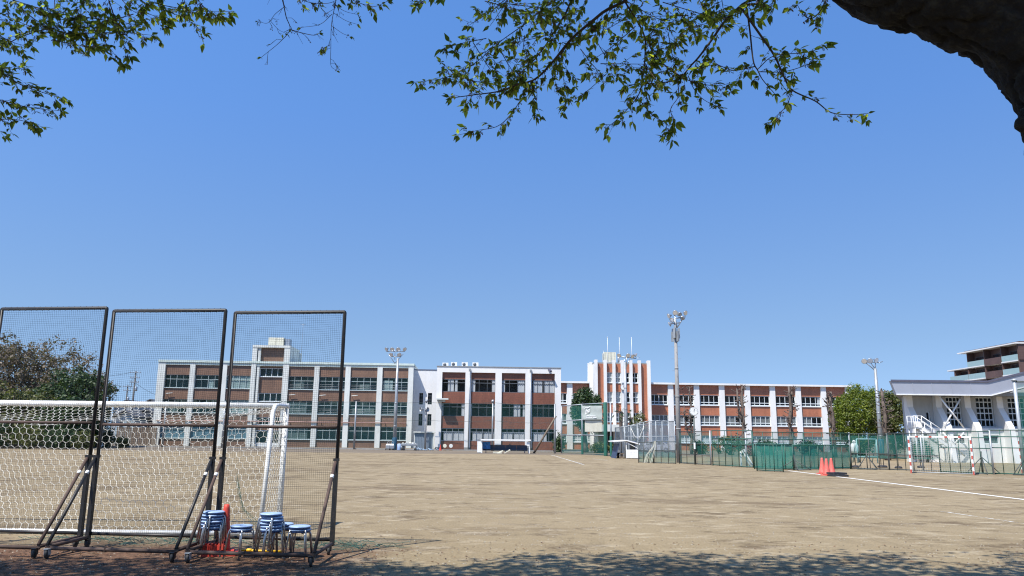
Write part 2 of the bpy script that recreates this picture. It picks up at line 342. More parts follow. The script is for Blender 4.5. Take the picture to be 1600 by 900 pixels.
# ---------------------------------------------------------------- ground
def ground_mat():
    m, nt, b = nodes('sports_ground_dirt'); L = nt.links
    v = coords(nt)
    big = noise_tex(nt, v, 0.05, 5, 0.6)
    base = ramp(nt, big, [(0.3, (0.225, 0.174, 0.102)), (0.55, (0.27, 0.211, 0.126)), (0.75, (0.31, 0.244, 0.15))])
    # damp, scuffed darker patches in bands across the pitch
    p1 = noise_tex(nt, coords(nt, (0.15, 0.26, 1)), 1.0, 9, 0.68)
    k1 = ramp(nt, p1, [(0.53, (0, 0, 0)), (0.62, (0.62,)*3)])
    c = mixc(nt, k1.outputs[0], base.outputs[0], (0.125, 0.088, 0.052))
    p2 = noise_tex(nt, coords(nt, (0.6, 1.1, 1)), 1.0, 10, 0.74)
    k2 = ramp(nt, p2, [(0.53, (0, 0, 0)), (0.61, (0.72,)*3)])
    c = mixc(nt, k2.outputs[0], c, (0.10, 0.07, 0.042))
    # pale dry sand
    p3 = noise_tex(nt, coords(nt, (1.1, 2.2, 1)), 1.0, 8, 0.7)
    k3 = ramp(nt, p3, [(0.53, (0, 0, 0)), (0.66, (0.7,)*3)])
    c = mixc(nt, k3.outputs[0], c, (0.43, 0.36, 0.25))
    # raked arcs and drag marks
    rk = N(nt, 'ShaderNodeTexWave'); rk.inputs['Scale'].default_value = 1.7; rk.inputs['Distortion'].default_value = 5.0; rk.inputs['Detail'].default_value = 3; rk.inputs['Detail Scale'].default_value = 0.35
    L.new(coords(nt, (0.35, 1, 1)), rk.inputs['Vector']); km = noise_tex(nt, v, 0.22, 4); kk = ramp(nt, km, [(0.5, (0, 0, 0)), (0.65, (0.3,)*3)])
    rr_ = ramp(nt, rk.outputs['Fac'], [(0.35, (0.72,)*3), (0.6, (1.08,)*3)])
    c = mixc(nt, kk.outputs[0], c, mixc(nt, 1.0, c, rr_.outputs[0], 'MULTIPLY'))
    # grain
    g = noise_tex(nt, v, 22, 6, 0.75)
    kg = ramp(nt, g, [(0.3, (0.72,)*3), (0.7, (1.25,)*3)])
    c = mixc(nt, 1.0, c, kg.outputs[0], 'MULTIPLY')
    # red-brown leaf mould under the trees along the near edge
    sx = N(nt, 'ShaderNodeSeparateXYZ'); L.new(v, sx.inputs[0])
    def mr(sock, a, bb, t0=0.0, t1=1.0):
        n = N(nt, 'ShaderNodeMapRange'); n.inputs['From Min'].default_value = a; n.inputs['From Max'].default_value = bb
        n.inputs['To Min'].default_value = t0; n.inputs['To Max'].default_value = t1; L.new(sock, n.inputs['Value']); return n.outputs[0]
    def mth(op, a, bb):
        n = N(nt, 'ShaderNodeMath', operation=op)
        for s, q in ((n.inputs[0], a), (n.inputs[1], bb)):
            if hasattr(q, 'is_output'): L.new(q, s)
            else: s.default_value = q
        return n.outputs[0]
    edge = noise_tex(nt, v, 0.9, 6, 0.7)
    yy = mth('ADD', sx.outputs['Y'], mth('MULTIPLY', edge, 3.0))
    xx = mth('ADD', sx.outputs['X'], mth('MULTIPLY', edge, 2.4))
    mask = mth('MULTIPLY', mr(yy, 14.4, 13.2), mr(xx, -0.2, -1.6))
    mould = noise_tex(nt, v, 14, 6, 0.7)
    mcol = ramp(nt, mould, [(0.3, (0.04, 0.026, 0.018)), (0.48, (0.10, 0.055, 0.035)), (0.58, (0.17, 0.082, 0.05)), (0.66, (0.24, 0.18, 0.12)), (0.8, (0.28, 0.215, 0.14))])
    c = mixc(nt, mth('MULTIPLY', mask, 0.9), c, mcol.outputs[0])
    # worn asphalt-brown apron before the school
    ap = mr(sx.outputs['Y'], 78, 80)
    c = mixc(nt, mth('MULTIPLY', ap, 0.75), c, (0.15, 0.125, 0.10))
    L.new(c, b.inputs['Base Color']); b.inputs['Roughness'].default_value = 0.95; b.inputs['Specular IOR Level'].default_value = 0.15
    bp = N(nt, 'ShaderNodeBump'); bp.inputs['Strength'].default_value = 0.6; bp.inputs['Distance'].default_value = 0.03
    h = mth('ADD', g, mth('MULTIPLY', noise_tex(nt, v, 3.5, 6, 0.7), 1.6)); L.new(h, bp.inputs['Height']); L.new(bp.outputs[0], b.inputs['Normal'])
    return m
g = MB(); g.quad((-2500, -600, 0), (2500, -600, 0), (2500, 4000, 0), (-2500, 4000, 0))
tag(g.build('sports_ground', ground_mat()), kind='structure')
def line_mark(name, a, b, w, m):
    a = Vector((a[0], a[1], 0.004)); b = Vector((b[0], b[1], 0.004)); d = (b-a).normalized(); s = Vector((-d.y, d.x, 0))*w/2
    q = MB(); n = 24
    for i in range(n):
        p0 = a.lerp(b, i/n); p1 = a.lerp(b, (i+1)/n)
        q.quad(p0-s, p1-s, p1+s, p0+s)
    tag(q.build(name, m), kind='structure')
def chalk(name, keep):
    m, nt, b = nodes(name); b.inputs['Base Color'].default_value = (0.75, 0.74, 0.7, 1); b.inputs['Roughness'].default_value = 0.95
    f = noise_tex(nt, coords(nt), 5, 6, 0.75); r = ramp(nt, f, [(keep-0.08, (1, 1, 1)), (keep+0.1, (0, 0, 0))])
    tr = N(nt, 'ShaderNodeBsdfTransparent'); mx = N(nt, 'ShaderNodeMixShader'); nt.links.new(r.outputs[0], mx.inputs[0])
    nt.links.new(tr.outputs[0], mx.inputs[1]); nt.links.new(b.outputs[0], mx.inputs[2]); nt.links.new(mx.outputs[0], nt.nodes['Material Output'].inputs['Surface'])
    return m
ck, ckf = chalk('chalk', 0.66), chalk('faint_chalk', 0.46)
line_mark('field_line', G(1232, 735.5), G(1660, 788), 0.16, ck)
line_mark('field_line', G(1400, 740), G(1640, 750), 0.12, ckf)
line_mark('field_line', G(1470, 799), G(1640, 824), 0.07, ckf)
line_mark('field_line', G(862, 711), G(912, 726), 0.16, ckf)
line_mark('field_line', G(925, 717), G(950, 719.5), 0.14, ckf)

# ---------------------------------------------------------------- buildings
def window_unit(par, u0, u1, z0, z1, y, cols, bars, fm, gm, fw=0.07, curtain=None, cfrac=(0.0, 1.0), ctop=1.0, sill=None):
    """window > pane (+ curtain): frame with mullions, transoms at fractions BARS, glass set behind them"""
    m = MB(); d = 0.06
    m.box(u0, u1, y, y+d, z0, z0+fw); m.box(u0, u1, y, y+d, z1-fw, z1)
    m.box(u0, u0+fw, y, y+d, z0+fw, z1-fw); m.box(u1-fw, u1, y, y+d, z0+fw, z1-fw)
    zs = [z0+fw]+[z0+(z1-z0)*b for b in bars]+[z1-fw]
    for b in bars:
        zz = z0+(z1-z0)*b; m.box(u0+fw, u1-fw, y-0.01, y+d-0.01, zz-fw*0.6, zz+fw*0.6)
    for c in range(1, cols):
        uu = u0+(u1-u0)*c/cols; w = fw*(0.75 if c*2 != cols else 1.0)
        for a, b in zip(zs[:-1], zs[1:]):
            m.box(uu-w/2, uu+w/2, y+0.004, y+d, a+(fw*0.6 if a != zs[0] else 0), b-(fw*0.6 if b != zs[-1] else 0))
    if sill: m.box(u0-0.05, u1+0.05, y-0.22, y+0.02, z0-sill, z0-0.003)
    f = m.build('window', fm, par)
    p = MB(); p.quad((u0, y+0.035, z0), (u1, y+0.035, z0), (u1, y+0.035, z1), (u0, y+0.035, z1)); p.build('pane', gm, f, fix=False)
    if curtain:
        q = MB(); a, b = u0+(u1-u0)*cfrac[0], u0+(u1-u0)*cfrac[1]; n = max(6, int((b-a)/0.09)); zt = z0+(z1-z0)*ctop
        vs = []
        for i in range(n+1):
            t = i/n; yy = y+0.12+0.03*(1 if i % 2 else -1)+0.02*math.sin(i*1.7)
            vs += [(a+(b-a)*t, yy, z0+0.02+0.03*math.sin(i*0.9)), (a+(b-a)*t, yy, zt-0.04)]
        q.add(vs, [(2*i, 2*i+2, 2*i+3, 2*i+1) for i in range(n)], True)
        q.build('curtain', curtain, f, fix=False)
    return f
rnd = random.Random(7)
# ---- left wing: three storeys, white piers, brown tile spandrels
fl = Frame(P(244, 696, 111.5), R(3)); A = fl
lw = thing('school_building', 'brown tiled left school wing with white piers and a stair tower behind the black screens', 'school building', fl.o, fl.rz, 'school buildings')
zt, zl = 12.15, None
px_l = [250.5, 299, 349, 397, 445.5, 494, 543, 593, 641.5]; us = [A.u(p, 598) for p in px_l]
zz = [A.z(568, y) for y in (567, 571.5, 589.5, 609.5, 627.3, 647.6, 666.5, 687.3)]
zroof = zz[0]; pw = 0.74
U0, U1 = us[0]-0.45, us[-1]+0.35
DEP = 11.0
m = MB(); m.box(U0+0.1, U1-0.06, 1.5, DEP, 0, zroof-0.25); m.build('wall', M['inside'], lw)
m = MB(); m.box(U1-0.06, U1, 0.5, DEP, 0, zroof-0.25); m.build('end_wall', M['white_dull'], lw); m = MB(); m.box(U0, U0+0.1, 0.5, DEP, 0, zroof-0.25); m.build('end_wall', M['white_dull'], lw)
m = MB(); m.box(U0-0.1, U1+0.12, -0.12, DEP+0.1, zroof-0.3, zroof); m.box(U0, U1, 0.02, 0.5, zz[1]-0.25, zroof-0.3)
m.build('roof', M['fascia'], lw)
for i, u in enumerate(us):
    w = pw if 0 < i else 1.05
    top = zroof-0.3
    if i in (3, 4): continue
    m = MB(); m.box(u-w/2, u+w/2, 0, 0.62, 0, top); m.build('pier', M['white_dull'], lw)
rows = [(zz[3], zz[2]), (zz[5], zz[4]), (zz[7], zz[6])]
for i in range(8):
    a, b = us[i]+pw/2, us[i+1]-pw/2
    if i == 3: continue
    m = MB()
    m.box(a, b, 0.22, 0.62, zz[2], zz[1]-0.25); m.build('tile_panel', M['tile_left'], lw)
    for z1, z0 in ((zz[3], zz[4]), (zz[5], zz[6]), (zz[7], 0)):
        m = MB(); m.box(a, b, 0.20, 0.62, z0, z1-0.08); m.build('tile_panel', M['tile_left'], lw)
    for r, (z0, z1) in enumerate(rows):
        cur = None; fr = (0, 1); ct = 0.98
        if r == 2 and i < 3: cur = M['blue_curtain']; fr = (0.03, 0.97)
        elif r == 0 and i == 2: cur = M['curtain']; fr = (0.05, 0.98)
        elif r == 1 and i == 2: cur = M['curtain']; fr = (0.1, 0.95)
        elif r == 0 and i == 1: cur = M['curtain']; fr = (0.5, 0.7); ct = 0.65
        elif r == 0 and i == 7: cur = M['curtain']; fr = (0.05, 0.4); ct = 0.8
        elif rnd.random() < 0.16: cur = M['blind']; fr = (rnd.uniform(0, .4), rnd.uniform(.6, 1)); ct = rnd.uniform(.4, .98)
        window_unit(lw, a, b, z0, z1, 0.27, 4, (0.66,), M['alu_left'], M['teal_glass'], 0.055, cur, fr, ct, 0.1)
# security rails at upper windows, pink gas pipe along the ground floor
m = MB()
for i in (4, 5, 6, 7):
    for z0, z1 in rows[:2]:
        for k in (0.12, 0.25, 0.38): m.tube((us[i]+pw/2, 0.2, z0+(z1-z0)*k), (us[i+1]-pw/2, 0.2, z0+(z1-z0)*k), 0.02, n=5)
m.build('window_rail', M['steel'], lw)
zp = A.z(568, 660.5)
m = MB(); m.tube((us[0], -0.12, zp), (us[-1]-0.4, -0.12, zp), 0.07, n=8)
for u in us[:-1]: m.box(u+1.0, u+1.06, -0.1, 0.4, zp-0.25, zp-0.05)
m.build('service_pipe', mat('pink_pipe', (0.42, 0.25, 0.21), 0.6), lw)
for u in (us[0]+1.0, us[5]+0.6, us[6]+0.7, us[4]+0.7):
    m = MB(); m.tube((u, 0.38, A.z(568, 619)), (u, -0.1, A.z(568, 619)), 0.03, n=6); m.tube((u, -0.1, A.z(568, 619)), (u+0.9, -0.1, A.z(568, 618)), 0.05, n=6); m.build('wall_bracket', M['white_dull'], lw)
# stair tower
ta, tb = us[3], us[4]; ztt = A.z(424, 539.5)
m = MB(); m.box(ta-0.55, ta+0.12, -0.05, 0.7, 0, ztt-0.35); m.build('pier', M['white_dull'], lw)
m = MB(); m.box(ta+0.24, ta+0.6, 0.1, 0.7, 0, ztt-0.35); m.build('pier', M['white_dull'], lw)
m = MB(); m.box(tb-0.42, tb+0.42, -0.05, 0.7, 0, ztt-0.35); m.build('pier', M['white_dull'], lw)
m = MB(); m.box(ta-0.55, tb+0.42, -0.1, 6.2, ztt-0.35, ztt); m.build('tower_roof', M['white_dull'], lw)
m = MB(); m.box(tb+0.3, tb+0.40, 0.7, 6.2, zroof, ztt-0.35); m.box(ta-0.5, ta-0.4, 0.7, 6.2, zroof, ztt-0.35); m.box(ta-0.4, tb+0.3, 6.1, 6.2, zroof, ztt-0.35)
m.box(tb+0.40, tb+0.5, 2.2, 2.35, zroof, ztt-0.6); m.box(tb+0.40, tb+0.75, 6.0, 6.5, zroof, ztt-0.5); m.build('tower_wall', M['white_dull'], lw)
tz = [A.z(424, y) for y in (545, 575, 588, 614, 627, 652, 664)]
pa, pb = ta+0.6, tb-0.42
for z1, z0 in ((ztt-0.35, tz[1]), (tz[2]-0.08, tz[3]), (tz[4]-0.08, tz[5]), (tz[6]-0.08, 2.3)):
    m = MB(); m.box(pa, pb, 0.5, 0.68, z0, z1); m.build('tile_panel', M['tile_left'], lw)
for z0, z1 in ((tz[2], tz[1]), (tz[4], tz[3]), (tz[6], tz[5])):
    window_unit(lw, pa, pb, z0, z1, 0.54, 4, (), M['alu'], M['teal_glass'], 0.075, None, sill=0.1)
d = MB(); d.box(pa, pa+0.1, 0.5, 0.62, 0, 2.3); d.box(pb-0.1, pb, 0.5, 0.62, 0, 2.3); d.box((pa+pb)/2-.06, (pa+pb)/2+.06, 0.5, 0.62, 0, 2.2); d.box(pa+.1, pb-.1, 0.5, 0.62, 2.2, 2.3); d.box(pa+.1, pb-.1, .52, .6, 0, .55)
dd = d.build('door', M['alu'], lw); p = MB(); p.quad((pa, .57, .55), (pb, .57, .55), (pb, .57, 2.2), (pa, .57, 2.2)); p.build('pane', M['teal_glass'], dd, fix=False)
m = MB(); m.box(ta-0.4, tb+0.3, 1.3, 1.5, 0, ztt-0.4); m.build('tower_back_wall', M['inside'], lw)
# tanks on the tower
wt = thing('water_tank', 'pair of cream water tanks on the roof of the stair tower', 'water tank', fl.w((ta+tb)/2+0.1, 1.6, ztt), fl.rz)
for k in (-1, 0):
    m = MB(); m.box(k*1.15+0.03, k*1.15+1.12, 0, 1.7, 0.12, 1.35)
    for q in range(3): m.box(k*1.15+0.02, k*1.15+1.13, -0.02, 1.72, 0.3+q*0.4, 0.33+q*0.4)
    m.build('tank', M['cream'], wt)
m = MB(); m.box(-1.3, 1.3, -.1, 1.85, 0, 0.12); m.box(1.2, 1.95, 0.3, 1.6, 0.12, 1.2); m.build('base', M['lamp_grey'], wt)

# ---- connecting block (white) between left wing and the middle block
fc = Frame(P(652, 700, 115.3), R(3))
cn = thing('connecting_block', 'plain white connecting block with two pairs of dark windows', 'school building', fc.o, fc.rz, 'school buildings')
cu = lambda x, y=640: fc.u(x, y)
zc = fc.z(670, 578.5); cU0, cU1 = -2.0, fc.u(700, 640)
wins = [(655, 661, 614, 632), (668.5, 675, 614, 632), (654.5, 660.5, 646.5, 665), (667.5, 674, 647, 665)]
def wall_with_holes(mb, u0, u1, z0, z1, y0, y1, holes):
    """one wall as boxes round rectangular openings (u0, u1, z0, z1)"""
    cuts = sorted({u0, u1, *[h[0] for h in holes], *[h[1] for h in holes]})
    for a, b in zip(cuts[:-1], cuts[1:]):
        hs = sorted([(h[2], h[3]) for h in holes if h[0] <= a+1e-6 and h[1] >= b-1e-6]); z = z0
        for ha, hb in hs:
            mb.box(a, b, y0, y1, z, ha); z = hb
        mb.box(a, b, y0, y1, z, z1)
hol = [(cu(a, (c+d)/2), cu(b, (c+d)/2), fc.z((a+b)/2, d), fc.z((a+b)/2, c)) for a, b, c, d in wins]
# share cut columns between upper and lower windows
hol = [(hol[2*(i//2)*0+(i % 2)][0], hol[i % 2][1], h[2], h[3]) for i, h in enumerate(hol)]
m = MB(); wall_with_holes(m, cU0, cU1, 0, zc, 0, 0.25, hol); m.box(cU0, cU1, 0.25, 9, zc-0.2, zc-0.01); m.build('wall', M['white'], cn)
m = MB(); m.box(cU0, cU1, 1.6, 1.8, 0, zc-0.2); m.build('back_wall', M['inside'], cn)
m = MB(); m.box(cU0, cU1, -0.06, 0.3, zc, zc+0.12); m.build('coping', M['gym_trim'], cn)
for a, b, c, d in hol: window_unit(cn, a, b, c, d, 0.12, 2, (0.4, 0.75), M['bronze'], M['glass'], 0.05)

# ---- middle block: three storeys, white frame, red-brown panels, dark windows
fm_ = Frame(P(683, 703, 100.5), R(3)); A = fm_
mbk = thing('school_building', 'white framed middle school block with red brown panels, behind the players shelter', 'school building', fm_.o, fm_.rz, 'school buildings')
mu = lambda x: A.u(x, 603)
piers = [(682.3, 690.7), (727, 736), (774, 784), (821, 831), (867, 876.5)]
pu = [(mu(a), mu(b)) for a, b in piers]
mz = [A.z(755, y) for y in (572.5, 582.3, 592.8, 612.6, 630.6, 650.8, 669.5, 689.3)]
MU0, MU1 = pu[0][0], pu[-1][1]
m = MB(); m.box(MU0, MU1, 0, 1.0, mz[1], mz[0]-0.1); m.build('parapet', M['white'], mbk)
m = MB(); m.box(MU0-0.06, MU1+0.06, -0.07, 10.5, mz[0]-0.1, mz[0]); m.build('coping', M['roof'], mbk)
m = MB(); m.box(MU0, MU0+0.12, 1.0, 10.4, 0, mz[0]-0.1); m.build('end_wall', M['white'], mbk); m = MB(); m.box(MU1-0.12, MU1, 1.0, 10.4, 0, mz[0]-0.1); m.build('end_wall', M['white'], mbk)
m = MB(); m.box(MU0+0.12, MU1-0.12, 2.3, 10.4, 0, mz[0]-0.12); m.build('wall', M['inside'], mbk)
for k, (a, b) in enumerate(pu):
    m = MB(); m.box(a, b, 0, 1.0, 0.35, mz[1]); m.build('pier', M['white'], mbk)
    m = MB(); m.box(a+.01, b-.01, 0.02, 1.0, 0, 0.35); m.build('pier_foot', M['concrete'], mbk)
for k in (1, 3):
    u = mu(730.5 if k == 1 else 826); m = MB(); m.tube((u+0.25, -0.12, 0.1), (u+0.25, -0.12, mz[1]+0.25), 0.06, n=8); m.box(u+0.12, u+0.38, -0.2, 0, mz[1]+0.2, mz[1]+0.5); m.build('drainpipe', M['steel'], mbk)
mrows = [(mz[3], mz[2]), (mz[5], mz[4]), (mz[7], mz[6])]
for i in range(4):
    a, b = pu[i][1], pu[i+1][0]
    for z0, z1, y in ((mz[2], mz[1], 0.32), (mz[4], mz[3], 0.22), (mz[6], mz[5], 0.22), (0, mz[7], 0.22)):
        m = MB(); m.box(a, b, y, 1.0, z0, z1); m.build('tile_panel', M['tile_mid'], mbk)
    for r, (z0, z1) in enumerate(mrows):
        w = window_unit(mbk, a, b, z0, z1, 0.27, 4 if r == 2 or i == 3 else 3, (0.72,), M['bronze'] if r < 2 else M['lamp_grey'], M['glass'], 0.06)
        spans = {(0, 0): [(.25, .5), (.55, .68)], (0, 1): [(.02, .17), (.86, .98)], (0, 2): [(.0, .14), (.68, .97)], (0, 3): [(.06, .46), (.56, .98)],
                 (1, 0): [(.0, .08), (.86, .98)], (1, 1): [(.0, .06), (.93, 1)], (1, 2): [(.52, .8), (.9, 1)], (1, 3): [],
                 (2, 0): [(.12, .48), (.54, .98)], (2, 1): [(.1, .48), (.55, .98)], (2, 2): [(.05, .47), (.54, .97)], (2, 3): [(.06, .66)]}[(r, i)]
        for c0, c1 in spans:
            q = MB(); n = max(4, int((b-a)*(c1-c0)/0.12)); ca, cb = a+(b-a)*c0, a+(b-a)*c1; vs = []
            zz1 = z0+(z1-z0)*(0.74 if r == 2 else 0.98)
            for j in range(n+1):
                yy = 0.35+0.03*(1 if j % 2 else -1); t = j/n; sag = 0.12*abs(math.sin(j*1.1)) if r == 2 else 0
                vs += [(ca+(cb-ca)*t, yy, z0+0.03), (ca+(cb-ca)*t, yy, zz1-sag)]
            q.add(vs, [(2*j, 2*j+2, 2*j+3, 2*j+1) for j in range(n)], True); q.build('curtain', M['curtain'], w, fix=False)
for i, (x, y) in enumerate(((857.5, 577),)):
    u, z = A.uz(x, y); m = MB(); m.bar((u, 0, z), (u+0.2, -0.9, z-0.35), 0.25, 0.2); m.build('wall_camera', M['gym_trim'], mbk)
u, z = A.uz(690, 625); m = MB(); m.box(u-0.6, u+0.9, -1.2, 0, z, z+0.18); m.box(u-0.5, u+0.5, -0.6, 0, z-.25, z-.05); m.build('wall_bracket', M['white_dull'], mbk)
# rooftop air conditioners
ac0 = thing('air_conditioner', 'rooftop outdoor fan unit standing beside its neighbours on the middle block', 'air conditioner', (0, 0, 0), fm_.rz, 'air conditioners on the middle block roof')
m = MB(); m.box(-.40, .40, -.18, .2, .08, .64); m.build('casing', M['paint'], ac0)
m = MB(); m.lathe([(0.21, 0), (0.21, 0.03), (0.06, 0.035)], (-0.1, -0.185, .37), 18, (0, -1, 0)); m.build('fan', M['bronze'], ac0)
m = MB(); m.box(-.36, -.28, -.2, .22, 0, .08); m.box(.28, .36, -.2, .22, 0, .08); m.build('base', M['lamp_grey'], ac0)
for k, x in enumerate((695, 709, 726, 743)):
    u = A.u(x, 571); loc = fm_.w(u, 1.6 if k else 2.6, mz[0]); lab = ['leftmost rooftop fan unit, set back a little lower', 'second rooftop fan unit from the left', 'third rooftop fan unit from the left', 'rightmost of the four rooftop fan units'][k]
    if k == 0: ac0.location = loc; ac0['label'] = lab
    else: dup(ac0, loc, fm_.rz, lab)
# grey shed at its left foot
fs = Frame(P(647, 703.5, 102), R(3)); us2 = fs.u(677, 690); zs2 = fs.z(660, 676)
sh = thing('storage_shed', 'blue grey sheet metal shed beside the left end of the middle block', 'shed', fs.o, fs.rz)
m = MB(); m.box(0, us2, 0, 2.2, 0, zs2)
for k in range(12): m.box(us2*k/12+.02, us2*k/12+.08, -0.03, 0, 0.05, zs2-.02)
m.build('wall', M['shed'], sh)
m = MB(); m.box(-0.15, us2+.15, -0.25, 2.4, zs2, zs2+0.14); m.build('roof', M['white_dull'], sh)
m = MB(); m.box(-0.06, 0.06, -0.05, 0, 0, zs2); m.box(us2-.06, us2+.06, -0.05, 0, 0, zs2); m.build('corner_post', M['white_dull'], sh)

# ---- right wing: orange tile, white piers
fr_ = Frame(P(878, 700, 120.5), R(3)); A = fr_
rw = thing('school_building', 'long orange tiled right school wing with white piers and white roof edge', 'school building', fr_.o, fr_.rz, 'school buildings')
RU = lambda x: A.u(x, 640)
cs = [890.3, None, 1048.7, 1089.5, 1129, 1169, 1208.5, 1248.8, 1288.5, 1327]
rzz = [A.z(1108, y) for y in (599, 601.7, 617.4, 632.8, 649, 664.3, 680.4, 692.5)]
RU0, RU1 = RU(872), RU(1327)+.3
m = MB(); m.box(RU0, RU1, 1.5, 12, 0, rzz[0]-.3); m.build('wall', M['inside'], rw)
m = MB(); m.box(RU0, RU1+.3, -0.35, 12.2, rzz[0]-0.28, rzz[0]); m.build('roof', M['white'], rw)
m = MB(); m.box(RU1-.1, RU1, 0.4, 12, 0, rzz[0]-.28); m.build('end_wall', M['white'], rw)
hw = 0.43
for c in cs:
    if c is None: continue
    u = RU(c); m = MB(); m.box(u-hw, u+hw, -0.02, 0.75, 0, rzz[0]-0.28); m.build('pier', M['white'], rw)
tx0, tx1 = RU(927), RU(1017)
bays = [(RU(874), RU(890.3)-hw), (RU(890.3)+hw, tx0), (tx1, RU(1048.7)-hw)]+[(RU(cs[i])+hw, RU(cs[i+1])-hw) for i in range(2, 9)]
for i, (a, b) in enumerate(bays):
    for z0, z1 in ((rzz[2], rzz[0]-.28), (rzz[4], rzz[3]-.12), (rzz[6], rzz[5]-.12), (0, rzz[7]-.1)):
        m = MB(); m.box(a, b, 0.28, 0.75, z0, z1); m.build('tile_panel', M['tile_right'], rw)
    for r, (z0, z1) in enumerate(((rzz[3], rzz[2]), (rzz[5], rzz[4]), (rzz[7], rzz[6]))):
        cur = None; frc = (0, 1); ct = .98
        k = rnd.random()
        if r == 1: cur = M['blind']; frc = (0, 1) if k < .6 else (0, .55); ct = 0.98
        elif r == 0: cur = M['curtain'] if k < .35 else None; frc = (.84, 1.0) if k < .2 else (0, .1)
        else: cur = M['blind'] if k < .4 else M['curtain']
        if i == 2 and r == 0: cur = None
        n = 4 if b-a > 2.5 else 2
        window_unit(rw, a, b, z0, z1, 0.36, n, (0.27,), M['alu'], M['glass'], 0.09, cur, frc, ct, 0.13)
# tower (entrance) with white fins
ft = Frame(P(927, 700, 118), R(3)); A = ft
tw = thing('school_tower', 'orange tiled four storey entrance tower with white vertical fins and a wall clock', 'school building', ft.o, ft.rz, 'school buildings')
TU = lambda x: A.u(x, 600)
ztw = A.z(970, 566.5); t0, t1 = TU(929), TU(1014.5)
fins = [(929, 933.3), (943.3, 947.6), (957, 961.2), (970.2, 974.4), (983.8, 987.9), (997.2, 1001.2), (1011.3, 1016)]
for a, b in fins: m = MB(); m.box(TU(a), TU(b), -0.45, 0.5, 0, ztw+.35); m.build('fin', M['white'], tw)
m = MB(); m.box(t0, t1, 1.6, 6, 0, ztw); m.build('wall', M['inside'], tw)
m = MB(); m.box(t0, t1, 0.1, 6, ztw-.2, ztw); m.build('roof', M['roof'], tw)
m = MB(); m.box(t0-.02, t0+.1, .5, 6, 0, ztw-.2); m.box(t1-.1, t1+.02, .5, 6, 0, ztw-.2)
for y in (1.8, 3.6): m.box(t0-.45, t0-.02, y, y+.45, 0, ztw+.2)
m.build('side_wall', M['white'], tw)
trow = [(A.z(952, 597.5), A.z(952, 581.7)), (A.z(952, 628.5), A.z(952, 612)), (A.z(952, 658.5), A.z(952, 644.5))]
for i in range(6):
    a, b = TU(fins[i][1]), TU(fins[i+1][0])
    if i in (0, 5): m = MB(); m.box(a, b, 0.1, .5, 0, ztw-.2); m.build('tile_panel', M['tile_right'], tw); continue
    for z0, z1 in ((trow[0][1], ztw-.2), (trow[1][1], trow[0][0]-.15), (trow[2][1], trow[1][0]-.15), (3.1, trow[2][0]-.15)):
        m = MB(); m.box(a, b, 0.1, .5, z0, z1); m.build('tile_panel', M['tile_right'], tw)
    for r, (z0, z1) in enumerate(trow):
        window_unit(tw, a, b, z0, z1, .2, 2, (.5,), M['alu'], M['glass'], .08, (M['curtain'] if (r == 0 and i < 3) or (r == 1 and i != 3) else (M['blind'] if r == 2 else None)), (.05, .95) if i < 4 else (.6, 1), .97, .12)
ca, cb = TU(905), TU(979)
m = MB(); m.box(ca, cb, -3.2, 0.05, A.z(940, 674, -3.2), A.z(940, 663, -3.2)); m.box(ca+.4, ca+.8, -2.9, -2.5, 0, A.z(940, 674, -3.2)); m.box(cb-.8, cb-.4, -2.9, -2.5, 0, A.z(940, 674, -3.2)); m.build('porch', M['white_dull'], tw)
def clock(par_or_none, name, label, loc, r, rz, fm):
    t = thing(name, label, 'clock', loc, rz)
    m = MB(); m.lathe([(r*1.02, 0.1), (r*1.06, 0), (r*1.06, -.06), (r, -.07)], (0, 0, 0), 28, (0, 1, 0)); m.build('casing', fm, t)
    m = MB(); m.lathe([(r*.97, 0), (r*.97, .01)], (0, -.075, 0), 28, (0, -1, 0)); f = m.build('face', M['paint'], t)
    m = MB()
    for k in range(12):
        a = k*math.pi/6; c, s = math.sin(a), math.cos(a)
        m.bar((c*r*.76, -.089, s*r*.76), (c*r*.9, -.089, s*r*.9), r*.06, .005)
    m.build('hour_mark', M['black'], f)
    for an, ln, w in ((2, .62, .10), (14, .8, .07)):
        a = R(an); m = MB(); m.bar((-math.sin(a)*r*.12, -.095, -math.cos(a)*r*.12), (math.sin(a)*r*ln, -.095, math.cos(a)*r*ln), r*w, .006); m.build('hand', M['black'], f)
    return t
u, z = A.uz(973.3, 605.3, -.5)
tc_ = clock(None, 'wall_clock', 'round white clock mounted on the fins of the entrance tower', ft.w(u, -.62, z), .4, ft.rz, M['black'])
m = MB(); m.cbox((0, .02, .55), (.35, .2, .3)); m.build('bracket', M['lamp_grey'], tc_)
